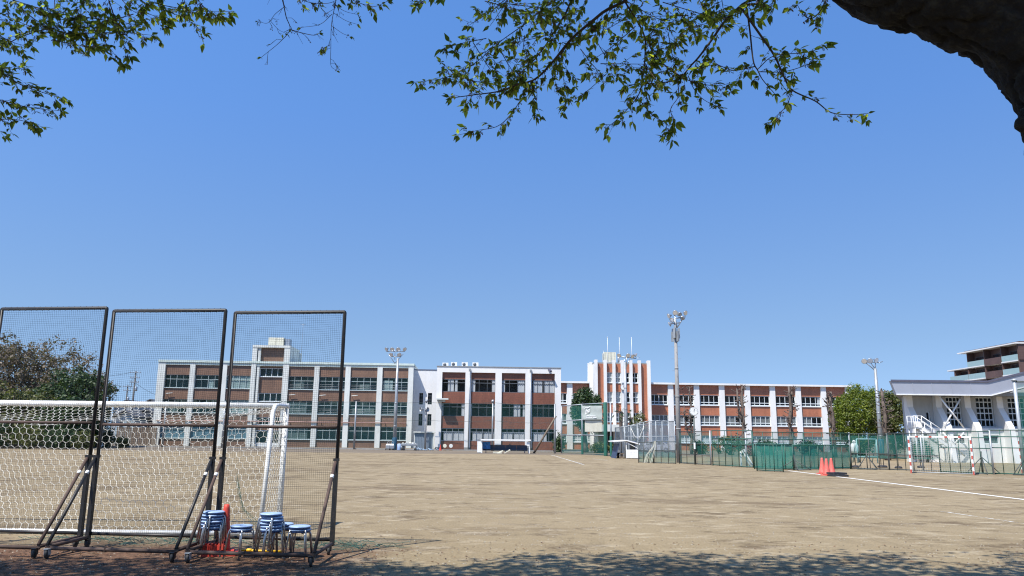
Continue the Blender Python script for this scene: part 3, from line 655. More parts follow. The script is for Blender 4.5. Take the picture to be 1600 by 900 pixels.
# tank and masts on the tower
p_ = ft.w(TU(947.5), 1.5, ztw); wt2 = thing('water_tank', 'cream panelled water tank on the entrance tower behind the fins', 'water tank', p_, ft.rz)
wr = TU(966)-TU(947.5)
m = MB(); m.box(0, wr, 0, 1.8, .15, 1.75)
for k in range(4): m.box(wr*k/4+.1, wr*k/4+.16, -.04, 0, .15, 1.75)
m.build('tank', M['cream'], wt2); m = MB(); m.box(-.1, wr+.1, -.1, 1.9, 0, .15); m.tube((-.15, 0, 0), (-.15, 0, 2.1), .03); m.tube((wr+.4, .2, 0), (wr+.4, .2, 1.2), .12); m.build('base', M['lamp_grey'], wt2)
ms = None
for k, (x, y) in enumerate(((951.4, 527.5), (970.3, 528), (989.7, 528.5))):
    u = TU(x); loc = ft.w(u, .8, ztw); h = A.z(x, y, .8)-ztw
    lab = ['leftmost thin white flagpole on the entrance tower, in front of the tank', 'middle thin white flagpole on the entrance tower', 'rightmost thin white flagpole on the entrance tower'][k]
    if ms is None:
        ms = thing('roof_mast', lab, 'flagpole', loc, 0, 'flagpoles on the tower'); m = MB(); m.tube((0, 0, 0), (0, 0, h), .042, .028, 8); m.build('pole', M['paint'], ms); m = MB(); m.lathe([(.05, 0), (.08, .06), (.03, .12)], (0, 0, h), 8); m.box(-.15, .15, -.15, .15, 0, .06); m.build('cap', M['paint'], ms)
    else: dup(ms, loc, 0, lab)
def aerial(label, loc, h, w, rz=0.0):
    t = thing('roof_aerial', label, 'aerial', loc, rz, 'roof aerials'); m = MB(); m.tube((0, 0, 0), (0, 0, h), .03, n=6); m.build('mast', M['lamp_grey'], t)
    m = MB(); m.tube((-w/2, 0, h-.1), (w/2, 0, h-.1), .02, n=5)
    for k in range(5): m.tube((-w/2+w*k/4, -.3, h-.1), (-w/2+w*k/4, .3, h-.1), .012, n=4)
    m.build('element', M['lamp_grey'], t)
aerial('thin aerial at the right side of the entrance tower roof', ft.w(TU(1002), 2, ztw), 1.2, .6)
aerial('small aerial on the right wing roof beside the tower', fr_.w(RU(1022), 4, rzz[0]), 1.3, .9)
aerial('flat aerial on the right wing roof left of the concrete pole', fr_.w(RU(1052), 6, rzz[0]), 1.6, 1.2)
aerial('hooked aerial on the stair tower of the left wing', fl.w(us[4]+1.2, 4, zroof), 6.2, .8)
# kerb strip along the foot of the school
k0 = P(150, 700, 99); k1 = P(890, 706, 99.5)
q = MB(); q.box(k0.x-40, k1.x+3, 98.6, 99.0, 0, .12); tag(q.build('kerb', M['concrete']), kind='structure')
# ---------------------------------------------------------------- gymnasium on the right
fg = Frame(P(1413, 720, 68), 0); A = fg
gy = thing('gymnasium', 'white gymnasium with flared buttress fins and deep grey roof edge behind the fence', 'gymnasium', fg.o, 0)
fpx = [1413, 1458, 1503, 1553, 1603.5, 1654, 1704]
fu = [A.u(p, 640) for p in fpx]; th = 0.52
zsill = A.z(1525, 668); zfl = A.z(1470, 617, -2.4)
GU1 = fu[-1]+th
BK = lambda u, d: (u+d*0.53, d)      # the side wall runs away on the skew
wz = [A.z(1540, 667), A.z(1540, 621)]
hol = [(A.u(1479, 640), fu[2]-.05, wz[0], wz[1])]+[(fu[i]+th+.75, fu[i+1]-.05, wz[0], wz[1]) for i in range(2, 6)]
dz = (A.z(1450, 665), A.z(1450, 643)); hol.append((A.u(1447, 650), A.u(1453.5, 650), dz[0], dz[1]))
m = MB(); wall_with_holes(m, fu[0], GU1, zsill-.2, zfl, 0, .3, hol)
m.prism([(A.u(1548, 618), 0, zfl), (GU1, 0, zfl), (GU1, 0, zfl+(GU1-A.u(1548, 618))*.24)], (0, .3, 0))
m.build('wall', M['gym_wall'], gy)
m = MB(); m.prism([(fu[0], .3, 0), (fu[0]+.01, .3, zfl), BK(fu[0], 16)+(zfl,), BK(fu[0], 16)+(0,)], (.2, 0, 0)); m.build('side_wall', M['white_dull'], gy)
m = MB(); m.box(fu[0]+1.2, GU1, 2.0, 2.2, 0, zfl); m.build('inner_wall', M['inside'], gy)
lz = [A.z(1540, 693.5, -1), A.z(1540, 680, -1)]
lh = [(A.u(a, 686, -1), A.u(b, 686, -1), lz[0], lz[1]) for a, b in ((1482, 1509), (1526, 1561), (1580, 1612), (1632, 1664), (1684, 1712))]
m = MB(); wall_with_holes(m, fu[0]+th, GU1, 0, zsill-.25, -1.0, -.75, lh)
m.prism([(fu[0]+th, -1.05, zsill-.25), (fu[0]+th, -1.05, zsill-.1), (fu[0]+th, 0.0, zsill+.1), (fu[0]+th, .0, zsill-.25)], (GU1-fu[0]-th, 0, 0)); m.build('lower_wall', M['white'], gy)
m = MB(); m.box(fu[0]+th, GU1, -.4, -.3, 0, zsill-.3); m.build('lower_inner_wall', M['inside'], gy)
for a, b, c, d in lh: window_unit(gy, a, b, c, d, -.9, 3, (), M['alu'], M['glass'], .06, M['blind'])
for a, b, c, d in hol[:-1]: window_unit(gy, a, b, c, d, .1, 4, (.24, .46, .64, .84), M['alu'], M['glass'], .07)
a, b, c, d = hol[-1]; m = MB(); m.box(a, a+.08, .1, .18, c, d); m.box(b-.08, b, .1, .18, c, d); m.box(a+.08, b-.08, .1, .18, d-.08, d); m.box(a+.08, b-.08, .1, .17, c, c+.5); dr = m.build('door', M['alu'], gy)
p = MB(); p.quad((a, .14, c), (b, .14, c), (b, .14, d), (a, .14, d)); p.build('pane', M['glass'], dr, fix=False)
zk = A.z(1462, 637)
for i, u in enumerate(fu):
    zq = zfl+.1+max(0, u-A.u(1548, 618)-.2)*.25; m = MB(); m.prism([(u, 0.0, zq), (u, -.5, zq), (u, -.55, zk), (u, -1.75, zsill), (u, -2.15, 0), (u, 0.0, 0)], (th, 0, 0)); m.build('buttress', M['white'], gy)
# roof edge: level along the aisle, then rising with the gable
zt0, zb0 = A.z(1470, 596, -2.4), A.z(1470, 617, -2.4)
ul, uc = A.u(1400.5, 616, -2.4), A.u(1548, 618, -2.4)
ulT, ucT = A.u(1392, 595, -2.4), A.u(1543, 597, -2.4)
ur = GU1+1; slope = 0.25
zrise = (ur-uc)*slope
bl = (ul+10, 16)
m = MB(); yb_ = -2.4
# roof edge board: a thick upright band, its left end cut on the slant
m.prism([(ul, yb_, zb0), (uc, yb_, zb0), (ucT, yb_, zt0), (ulT, yb_, zt0)], (0, .35, 0))
m.prism([(uc, yb_, zb0), (ur, yb_, zb0+zrise), (ur, yb_, zt0+zrise+.05), (ucT, yb_, zt0)], (0, .35, 0))
m.build('roof_edge', M['gym_roof'], gy)
m = MB(); m.add([(ul, -2.05, zb0+.02), (GU1, -2.05, zb0+.02), (GU1, 16, zb0+.02), (bl[0], 16, zb0+.02), (ul, -2.05, zb0+.3), (GU1, -2.05, zb0+.3), (GU1, 16, zb0+.3), (bl[0], 16, zb0+.3)], [(0, 1, 2, 3), (4, 5, 6, 7), (0, 1, 5, 4), (1, 2, 6, 5), (2, 3, 7, 6), (3, 0, 4, 7)]); m.build('roof', M['roof'], gy)
m = MB(); m.bar((ulT, -2.43, zt0+.03), (ucT, -2.43, zt0+.03), .1, .16); m.bar((ucT, -2.43, zt0+.03), (ur, -2.43, zt0+zrise+.08), .1, .16); m.build('roof_trim', M['gym_trim'], gy)
m = MB(); m.bar((ul, -2.43, zb0), (uc, -2.43, zb0), .08, .09); m.bar((uc, -2.43, zb0), (ur, -2.43, zb0+zrise), .08, .09)
m.build('roof_lower_trim', M['paint'], gy)
for k in range(1, 5): m = MB(); u = ul+(uc-ul)*k/5; m.bar((u, -2.41, zb0), (u-.25*(1-k/5), -2.41, zt0), .05, .03); m.build('roof_seam', M['gym_roof'], gy)
# steel cross bracing and outside stair
B3 = lambda x, y, d: Vector((*[A.uz(x, y, d)[0]], d, A.uz(x, y, d)[1]))
m = MB(); d = -1.9
m.tube(B3(1467, 619, d), B3(1506, 668, d), .07); m.tube(B3(1500, 624, d+.16), B3(1476, 666, d+.16), .07); m.bar(B3(1469, 671, d), B3(1508, 671, d), .14)
m.tube(B3(1473, 676, d), B3(1491, 694, d), .07); m.tube(B3(1506, 676, d), B3(1491, 694, d), .07); m.tube(B3(1476, 680, d), B3(1508, 713, d), .07)
m.build('steel_brace', M['paint'], gy)
st = thing('outside_stair', 'white steel stair with railings between the first two buttresses of the gymnasium', 'stair', gy.location)
m = MB(); d0, d1 = -3.2, -2.2; p1 = B3(1428, 668, d0); p2 = B3(1441, 668, d0); p3 = B3(1462, 680, d0)
m.box(p1.x, p2.x, d0, d1, p1.z-.08, p1.z); m.build('landing', M['steel'], st)
for k in (d0, d1):
    m = MB(); m.bar((p2.x, k, p2.z-.1), (p3.x+1.2, k, 1.2), .06, .22); m.build('stringer', M['paint'], st)
    m = MB(); h = .95
    m.tube((p1.x, k, p1.z+h), (p2.x, k, p2.z+h), .03, n=6); m.tube((p2.x, k, p2.z+h), (p3.x+1.2, k, 1.3+h), .03, n=6); m.tube((p1.x, k, p1.z+h*.5), (p2.x, k, p2.z+h*.5), .02, n=6); m.tube((p2.x, k, p2.z+h*.5), (p3.x+1.2, k, 1.3+h*.5), .02, n=6)
    for t in (0, .5, 1): x = p1.x+(p2.x-p1.x)*t; m.tube((x, k, p1.z), (x, k, p1.z+h), .03, n=6)
    for t in (.33, .66, 1): x = p2.x+(p3.x+1.2-p2.x)*t; z = p2.z+(1.2-p2.z)*t; m.tube((x, k, z), (x, k, z+h), .03, n=6)
    m.build('railing', M['paint'], st)
m = MB()
for k in range(8): t = k/8; x = p2.x+(p3.x+1.2-p2.x)*t; z = p2.z+(1.2-p2.z)*t-.1; m.box(x, x+.28, d0+.03, d1-.03, z-.04, z)
m.build('tread', M['steel'], st)
m = MB()
for x, k in ((p1.x+.1, d0), (p2.x, d0), (p1.x+.1, d1), (p2.x, d1)): m.tube((x, k, 0), (x, k, p1.z-.08), .05)
m.tube((p3.x+1.2, d0, 0), (p3.x+1.2, d0, 1.2), .05); m.tube((p3.x+1.2, d1, 0), (p3.x+1.2, d1, 1.2), .05)
m.build('stair_post', M['paint'], st)

# ---------------------------------------------------------------- apartment house beyond it
fa = Frame((102, 178), R(-90)); A = fa
ap = thing('apartment_block', 'brown tiled apartment block with glass balconies rising behind the gymnasium roof', 'apartment block', fa.o, fa.rz)
az = [A.z(1560, y) for y in (540.8, 566.7, 587.4)]; st_ = az[1]-az[2]; e1, e2, e3 = A.u(1511.5, 570), A.u(1490.5, 580), A.u(1476, 590); ue = A.u(1588, 560)
FU = [A.u(x, 570) for x in (1511.5, 1538.5, 1565.7, 1593.5)]
fin_ = ue+0.6
def slab(u0, z, name='floor_slab'):
    m = MB(); m.box(u0, fin_, -.05, 14, z-.26, z); m.box(u0-.02, fin_+.02, -.08, -.05, z-.22, z); m.build(name, M['white'], ap)
m = MB(); m.box(A.u(1500, 553)-.0, fin_+.6, -.7, 15, az[0]-.22, az[0]+.02); m.build('roof', M['white'], ap)
m = MB(); m.box(A.u(1505, 553), fin_+.3, .3, 15, az[0]+.02, az[0]+.3); m.build('roof_top', M['apt_brown'], ap)
fl_z = [az[1]-st_*k for k in range(0, 6)]
starts = [e1, e2, e3, e3-2, e3-2, e3-2]
for k, z in enumerate(fl_z):
    if k == 0: slab(A.u(1480.5, 577), z)
    else: slab(starts[k]-(3.0 if k < 3 else 0), z)
    top = (az[0]-.22) if k == 0 else fl_z[k-1]-.26
    u0 = starts[k]
    m = MB(); m.box(u0+.05, fin_, 1.5, 13.5, z, top); m.build('wall', M['apt_brown'], ap)
    for q in [x for x in FU if x > u0+1][:3] + [u0+.1]:
        m = MB(); m.box(q-.1, q+.1, 0.02, 1.5, z, top); m.build('partition_fin', M['apt_brown'], ap)
    edges = [u0-(1.8 if k else .0)]+([] if k == 0 else [e1])+FU[1:3]+[fin_]
    for j in range(len(edges)-1):
        a, b = edges[j]+.08, edges[j+1]-.08; brown = abs(edges[j]-FU[1]) < .1
        m = MB(); m.box(a, b, -.04 if not brown else -.12, .04 if not brown else .1, z+(-.25 if brown else .02), z+1.15); m.build('balcony_panel', M['apt_brown'] if brown else M['apt_glass'], ap)
        if k < 3:
            w0, w1 = a+.8, b-.5
            if w1-w0 > 1: window_unit(ap, w0, w1, z+.1, z+2.1, 1.42, 3, (), M['bronze'], M['glass'], .06, M['blind'] if j % 2 else None)
m = MB(); m.box(fin_, fin_+.12, -.04, 13, 0, az[0]-.3); m.build('end_wall', M['apt_brown'], ap)

# ---------------------------------------------------------------- foliage and trees
def leaf_cards(mb, c, r, n, size, rng, up=0.5, flat=0.0):
    """N leaf-shaped faces scattered through a clump of radius r round c, facing mostly outwards and up"""
    for _ in range(n):
        d = Vector((rng.gauss(0, 1), rng.gauss(0, 1), rng.gauss(0, 1)));
        if d.length < 1e-3: continue
        d.normalize(); p = Vector(c)+Vector((d.x*r, d.y*r, d.z*r*(1-flat)))*(rng.random()**.45)
        nrm = (d+Vector((0, 0, up))+Vector((rng.uniform(-.6, .6), rng.uniform(-.6, .6), rng.uniform(-.6, .6)))).normalized()
        x = nrm.orthogonal().normalized(); x.rotate(Quaternion(nrm, rng.uniform(0, 6.28))); y = nrm.cross(x)
        s = size*rng.uniform(.6, 1.35); w = s*rng.uniform(.4, .6)
        mb.add([p-x*s, p-y*w*.8+nrm*s*.12, p+x*s, p+y*w-nrm*s*.1], [(0, 1, 2, 3)])
def crown_mesh(c, rad, clumps, per, csize, leaf, rng, lump=0.25, shell=.55, up=.5, lo=-1.0):
    mb = MB(); off = Vector((rng.uniform(0, 50), rng.uniform(0, 50), 0))
    k = 0
    while k < clumps:
        d = Vector((rng.gauss(0, 1), rng.gauss(0, 1), rng.gauss(0, 1))).normalized()
        if d.z < lo: continue
        f = 1+lump*1.6*mnoise.noise(d*1.8+off)+lump*.8*mnoise.noise(d*4.5+off)
        t = shell+(1-shell)*rng.random()**.7 if rng.random() < .8 else rng.random()
        p = Vector(c)+Vector((d.x*rad[0], d.y*rad[1], d.z*rad[2]))*f*t
        leaf_cards(mb, p, csize*rng.uniform(.6, 1.3), int(per*rng.uniform(.6, 1.4)), leaf, rng, up); k += 1
    return mb
def limbs(mb, base, h, r, c, rad, rng, n=7):
    """trunk with limbs that reach into the crown"""
    pts = [base+Vector((0, 0, -.1))]; lean = Vector((rng.uniform(-.06, .06), rng.uniform(-.06, .06), 0))
    for k in range(1, 6): pts.append(base+Vector((0, 0, h*k/5))+lean*h*k/5+Vector((rng.uniform(-1, 1), rng.uniform(-1, 1), 0))*r*.35)
    mb.path(pts, [r*1.45, r*1.1, r, r*.92, r*.85, r*.75], 9)
    tp = pts[-1]
    for k in range(n):
        a = 6.283*k/n+rng.uniform(-.4, .4); e = rng.uniform(-.2, .9)
        q = Vector(c)+Vector((math.cos(a)*math.cos(e)*rad[0], math.sin(a)*math.cos(e)*rad[1], math.sin(e)*rad[2]))*rng.uniform(.7, .95)
        s = pts[rng.choice((3, 4, 5))]; mid = s.lerp(q, .5)+Vector((rng.uniform(-.4, .4), rng.uniform(-.4, .4), .25*rad[2]*rng.random()))
        mb.path([s, s.lerp(mid, .5)+Vector((0, 0, .15*rad[2])), mid, q], [r*.55, r*.4, r*.28, r*.06], 6)
        for j in range(3):
            w = q+Vector((rng.uniform(-1, 1)*rad[0], rng.uniform(-1, 1)*rad[1], rng.uniform(-.3, 1)*rad[2]))*.35
            mb.path([mid.lerp(q, .3*j+.1), w], [r*.18, r*.03], 4)
def tree(name, label, base, h, r, c, rad, leafm, clumps, per, csize, leaf, seed, group=None, barkm='bark', lump=.25, shell=.55, up=.5, lo=-1.0, nl=7, extra=None):
    rng = random.Random(seed); base = Vector(base); t = thing(name, label, 'tree', base, 0, group)
    m = MB(); limbs(m, Vector((0, 0, 0)), h, r, Vector(c)-base, rad, rng, nl); m.build('trunk', M[barkm], t)
    mb = crown_mesh(Vector(c)-base, rad, clumps, per, csize, leaf, rng, lump, shell, up, lo); mb.build('crown', M[leafm], t, fix=False)
    return t
def tree_px(name, label, px, y0, y1, x0, x1, ybase, Y, leafm, clumps, per, csize, leaf, seed, depth=None, **kw):
    """tree surveyed from its outline: crown x0..x1, y0..y1, trunk foot at (px, ybase), at distance Y"""
    a, b = P(x0, (y0+y1)/2, Y), P(x1, (y0+y1)/2, Y); zt_, zb_ = P((x0+x1)/2, y0, Y).z, P((x0+x1)/2, y1, Y).z
    f = P(px, ybase, Y); rx = (b.x-a.x)/2; rz_ = (zt_-zb_)/2
    tree(name, label, (f.x, Y, 0), max(1.2, zb_+rz_*.5), kw.pop('r', .3), ((a.x+b.x)/2, Y, (zt_+zb_)/2), (rx, depth or rx, rz_), leafm, clumps, per, csize, leaf, seed, **kw)
tree_px('camphor_tree', 'broad bright green round tree left of the grey floodlight pole beside the gymnasium', 1340, 606, 700, 1311, 1377, 712, 86, 'camphor_leaf', 760, 30, .55, .13, 11, depth=5, lump=.12, shell=.7, group='evergreens by the gymnasium')
tree_px('camphor_tree', 'olive green tree between the grey floodlight pole and the gymnasium', 1395, 608, 702, 1372, 1424, 712, 80, 'olive_leaf', 520, 30, .52, .13, 12, depth=4, lump=.16, shell=.65, group='evergreens by the gymnasium')
tree_px('clipped_tree', 'rounded dark green clipped tree behind the banner on the tall net', 915, 608, 672, 893, 941, 704, 94, 'dark_leaf', 300, 26, .5, .16, 13, lump=.12, shell=.7, r=.28)
# the bank of trees on the left, some still carrying faded blossom
for k, (px, y0, y1, x0, x1, Y, lm, cl, per, cs, lf, lump, sh, lab) in enumerate((
    (-20, 517, 690, -110, 62, 92, 'brown_leaf', 420, 30, 1.0, .2, .3, .5, 'tall faded brown cherry at the left end of the tree bank'),
    (60, 530, 685, -8, 152, 97, 'brown_leaf', 560, 24, .9, .18, .32, .55, 'twiggy brown cherry with sky showing through its top'),
    (112, 580, 690, 60, 165, 90, 'dark_leaf', 480, 28, .75, .2, .22, .6, 'dark green bushy tree in the middle of the tree bank'),
    (150, 578, 690, 118, 178, 94, 'brown_leaf', 200, 24, .7, .18, .3, .5, 'low brownish tree at the right end of the tree bank'),
    (20, 600, 695, -30, 85, 86, 'olive_leaf', 300, 26, .8, .2, .3, .5, 'low olive green tree before the tall brown cherries'),
    (92, 618, 696, 62, 140, 85, 'dark_leaf', 260, 26, .7, .19, .25, .5, 'small dark evergreen before the middle of the tree bank'))):
    tree_px('bank_tree', lab, px, y0, y1, x0, x1, 702, Y, lm, cl, per, cs, lf, 30+k, lump=lump, shell=sh, r=.35, nl=10, group='trees on the left bank')
def shrub(label, px, y0, yb, hw, Y, lm, seed, n=60, name='shrub', group=None, leaf=.13, pink=False):
    f = P(px, yb, Y); w = abs(P(px+hw, yb, Y).x-f.x); h = P(px, y0, Y).z; rng = random.Random(seed)
    t = thing(name, label, 'shrub', (f.x, Y, 0), 0, group)
    crown_mesh((0, 0, h*.52), (w, max(.5, min(w, 1.2)), h*.5), n, 22, min(.45, h*.3), leaf, rng, .25, .5).build('foliage', M[lm], t, fix=False)
    m = MB()
    for k in range(5): m.path([(rng.uniform(-.1, .1), rng.uniform(-.1, .1), -.05), (rng.uniform(-.5, .5)*w, rng.uniform(-.2, .2), h*.7)], [.05, .015], 5)
    m.build('stem', M['bark'], t)
    return t
for k, (px, y0, hw, lm, lab) in enumerate(((-10, 662, 34, 'dark_leaf', 'tall dark hedge clump at the very left behind the goal'), (45, 666, 30, 'olive_leaf', 'olive hedge clump beside the dark one at the left'), (95, 668, 30, 'dark_leaf', 'dark hedge clump below the bushy tree'), (128, 676, 14, 'olive_leaf', 'small hedge clump left of the white hut'))):
    shrub(lab, px, y0, 701, hw, 80, lm, 60+k, 110, 'hedge_clump', 'hedge under the left trees')
for k, (px, y0, yb, hw, Y, lm, lab) in enumerate(((165, 672, 700, 12, 92, 'dark_leaf', 'dark bush in front of the brown board fence'), (190, 684, 700, 9, 92, 'olive_leaf', 'low bush at the foot of the brown board fence'),
     (940, 692, 706, 19, 92, 'olive_leaf', 'low rounded bush behind the tall net posts'), (874, 678, 706, 9, 95, 'dark_leaf', 'dark bush at the corner of the middle block'),
     (1000, 644, 704, 13, 90, 'olive_leaf', 'leafy tall bush beside the palm'), (1140, 682, 706, 24, 88, 'olive_leaf', 'spreading bush behind the green net left of the white planks'), (1092, 690, 706, 12, 90, 'olive_leaf', 'small bush behind the clock post'),
     (1200, 690, 706, 16, 90, 'dark_leaf', 'dark bush behind the dense green net'), (1265, 688, 706, 18, 90, 'dark_leaf', 'wide dark bush behind the dense green net near the red cones'), (1172, 693, 705, 6, 86, 'pink_leaf', 'pink flowering azalea behind the white planks'), (1345, 690, 706, 15, 84, 'dark_leaf', 'dark bush below the round bright green tree'), (1440, 690, 706, 12, 66, 'dark_leaf', 'dark bush at the foot of the gymnasium stair'))):
    shrub(lab, px, y0, yb, hw, Y, lm, 80+k, 70)
# hard-pruned trees standing along the right wing
def pruned(label, px, ytop, Y, fork, seed, r=.3, split=.45):
    f = P(px, 704, Y); h = P(px, ytop, Y).z; rng = random.Random(seed); t = thing('pruned_tree', label, 'tree', (f.x, Y, 0), 0, 'hard pruned trees along the right wing')
    m = MB(); pts = [Vector((0, 0, -.1))]
    n = 9
    for k in range(1, n+1): pts.append(Vector((rng.uniform(-.12, .12), rng.uniform(-.1, .1), h*k/n)))
    m.path(pts, [r*1.3]+[r*(1.05-.55*k/n) for k in range(n-1)]+[r*.4], 9, rough=.25, rs=2); m.build('trunk', M['bark'], t)
    if fork:
        m = MB()
        for s in fork:
            b0 = pts[int(n*split)]; m.path([b0, b0+Vector((s*.5, 0, h*.12)), b0+Vector((s*.75, .1, h*.3)), b0+Vector((s*.8, 0, h*(.5)))], [r*.7, r*.6, r*.5, r*.3], 8, rough=.25, rs=2)
        m.build('limb', M['bark'], t)
    m = MB()
    for k in range(62):
        z = h*rng.uniform(.22, .99); i = min(n-1, int(z/h*n)); c = pts[i].lerp(pts[i+1], z/h*n-i) if i < n else pts[-1]
        if fork and rng.random() < .45 and z > h*split*1.2: c = c+Vector((rng.choice(fork)*.75, 0, 0))
        a = rng.uniform(0, 6.28); L = rng.uniform(.25, .95)*(1.1-.4*z/h); d = Vector((math.cos(a), math.sin(a), rng.uniform(-.1, .7))).normalized()
        e = c+d*L; m.path([c, c+d*L*.6, e, e+Vector((0, 0, .12*L))], [.05, .035, .04, .055], 5)
        if rng.random() < .6:
            d2 = (d+Vector((rng.uniform(-.8, .8), rng.uniform(-.8, .8), .5))).normalized(); m.path([c+d*L*.5, c+d*L*.5+d2*L*.5], [.03, .04], 4)
    m.build('stub', M['bark'], t)
pruned('forked pruned tree behind the post clock', 1081, 604, 88, (-1,), 1, .15, .3)
pruned('bare knobbly pruned trunk left of the white planks, second along the right wing', 1163, 601, 88, (-.7,), 2, .24)
pruned('bare knobbly pruned trunk behind the dense green net', 1238, 604, 88, (.6,), 3, .24)
pruned('bare pruned trunk at the left edge of the round green tree', 1304, 612, 82, (-.6,), 4, .22)
pruned('bare pruned trunk in front of the olive green tree', 1386, 608, 72, (), 5, .24)
# palm before the tower
def palm(label, px, ytop, Y, seed):
    f = P(px, 705, Y); h = P(px, ytop, Y).z; rng = random.Random(seed); t = thing('palm_tree', label, 'palm', (f.x, Y, 0), 0, 'palms before the entrance tower')
    m = MB(); m.path([(0, 0, -.1), (.05, 0, h*.3), (-.05, 0, h*.65), (0, 0, h)], [.26, .2, .19, .22], 9, rough=.2, rs=4); m.build('trunk', M['bark'], t)
    m = MB()
    for k in range(26):
        a = 6.28*k/26*3.1; e = rng.uniform(-1.0, .9); L = rng.uniform(.6, 1.0); d = Vector((math.cos(a)*math.cos(e), math.sin(a)*math.cos(e), math.sin(e))); c = Vector((0, 0, h))
        q = c+d*L; s = d.cross(Vector((0, 0, 1)));  s = s.normalized() if s.length > .01 else Vector((1, 0, 0))
        for j in range(11):           # fan of narrow leaflets
            w = (j-5)/5*1.1; dd = (d*math.cos(w)+s*math.sin(w)).normalized(); tip = q+dd*.6*rng.uniform(.8, 1.1)+Vector((0, 0, -.22)); sd = dd.cross(Vector((0, 0, 1))).normalized()*.035
            m.quad(q-sd, q+sd, tip)
        m.quad(c-s*.02, c+s*.02, q+s*.015, q-s*.015)
    m.build('crown', M['dark_leaf'], t, fix=False)
palm('slim dark palm with shaggy fan leaves before the entrance tower', 971.5, 643, 92, 5)
palm('shorter palm beside the slim one at the entrance tower', 987, 652, 93, 6)
# ---------------------------------------------------------------- houses and poles far left
def house(label, px0, px1, ytop, yeave, Y, wall, rz=0.0, d=7):
    a, b = P(px0, 690, Y), P(px1, 690, Y); zt_ = P((px0+px1)/2, ytop, Y).z; ze = P((px0+px1)/2, yeave, Y).z; w = b.x-a.x
    t = thing('house', label, 'house', (a.x, Y, 0), rz, 'houses beyond the ground')
    m = MB(); m.box(0, w, 0, d, 0, ze); m.prism([(0.1, 0, ze), (w-.1, 0, ze), (w/2, 0, zt_-.15)], (0, d, 0)); m.build('wall', wall, t)
    m = MB(); s = (zt_-ze)/(w/2)
    for sg in (-1, 1):
        e = w/2+sg*(w/2+.5); ez = ze-.5*s; m.prism([(w/2, -.6, zt_), (e, -.6, ez), (e, -.6, ez+.2), (w/2, -.6, zt_+.2)], (0, d+1.2, 0))
    m.build('roof', M['house_roof'], t)
    for k in (.2, .62):
        f = MB(); f.box(w*k, w*k+w*.2, -.06, 0, ze*.55, ze*.55+1.2); f = f.build('window', M['bronze'], t); p = MB(); p.quad((w*k+.06, -.065, ze*.55+.06), (w*k+w*.2-.06, -.065, ze*.55+.06), (w*k+w*.2-.06, -.065, ze*.55+1.14), (w*k+.06, -.065, ze*.55+1.14)); p.build('pane', M['glass'], f, fix=False)
house('dark roofed pale house between the utility pole and the school', 212, 248, 625, 634, 150, M['house_wall'])
house('low wide grey roofed house behind the utility pole', 172, 214, 626, 634, 165, M['house_wall'])
house('bluish house behind the brown board fence', 178, 206, 642, 650, 130, mat('bluish_house_wall', (.25, .32, .36), .8))
house('cream house half hidden left of the school', 208, 243, 640, 649, 135, mat('cream_house_wall', (.3, .28, .25), .8))
a, b = P(180, 697, 110), P(243, 697, 110); bf = thing('board_fence', 'brown board fence left of the school wing', 'fence', (a.x, 110, 0))
m = MB(); w = b.x-a.x; n = 22
for k in range(n): m.box(w*k/n, w*(k+1)/n-.05, 0, .04, .1, 2.5)
m.build('board', M['timber'], bf); m = MB()
for k in range(6): m.box(w*k/5-.05, w*k/5+.05, .045, .14, 0, 2.55)
m.build('post', M['steel'], bf)
a, b = P(136, 690, 95), P(152, 690, 95); wh = thing('white_hut', 'small white hut at the end of the hedge left of the school', 'hut', (a.x, 95, 0)); w = b.x-a.x
m = MB(); m.box(0, w, 0, 1.6, 0, 2.2); m.build('wall', M['white_dull'], wh); m = MB(); m.prism([(-.15, -.2, 2.2), (w+.15, -.2, 2.2), (w+.15, -.2, 2.32), (-.15, -.2, 2.45)], (0, 2, 0)); m.build('roof', M['lamp_grey'], wh)
m = MB(); m.box(w*.3, w*.65, -.04, 0, .05, 1.9); m.build('door', M['alu'], wh)
def upole(label, px, ytop, Y, arms):
    f = P(px, 690, Y); h = P(px, ytop, Y).z; t = thing('utility_pole', label, 'utility pole', (f.x, Y, 0), 0, 'utility poles far left')
    m = MB(); m.tube((0, 0, 0), (0, 0, h), .22, .14, 8); m.build('pole', M['old_pole'], t)
    for z, w in arms: m = MB(); m.box(-w, w, -.22, -.12, h-z-.06, h-z+.06); [m.lathe([(.05, 0), (.06, .12), (.02, .2)], (x, -.17, h-z+.06), 7) for x in (-w*.9, -w*.4, w*.4, w*.9)]; m.build('crossarm', M['lamp_grey'], t)
    m = MB(); m.lathe([(.2, 0), (.24, .1), (.24, .7), (.15, .8)], (.35, 0, h*.72), 10); m.build('transformer', M['lamp_grey'], t)
    return Vector((f.x, Y, h))
u1 = upole('tall utility pole with crossarms standing between the trees and the school', 201, 580, 140, ((.3, 1.0), (1.2, .9), (2.0, .8)))
u2 = upole('shorter utility pole left of the tall one', 190.5, 602, 165, ((.3, 1.0), (1.1, .8)))
for k, (a, b) in enumerate(((u1+Vector((-.8, 0, -.2)), P(120, 586, 150)), (u1+Vector((.3, 0, -2.2)), P(262, 622, 130)), (u1+Vector((-.5, 0, -1.2)), u2+Vector((.5, 0, -.3))), (u1+Vector((-.5, 0, -2.0)), u2+Vector((.5, 0, -1.1))))):
    pts = [a.lerp(b, i/12)+Vector((0, 0, -.8*4*(i/12)*(1-i/12)*(a-b).length/30)) for i in range(13)]
    m = MB(); m.path(pts, .03, 4); tag(m.build('power_line', M['black']), ['sagging wire from the tall utility pole into the trees', 'wire from the tall utility pole to the school', 'upper wire between the two utility poles', 'lower wire between the two utility poles'][k], 'wire', 'overhead wires')
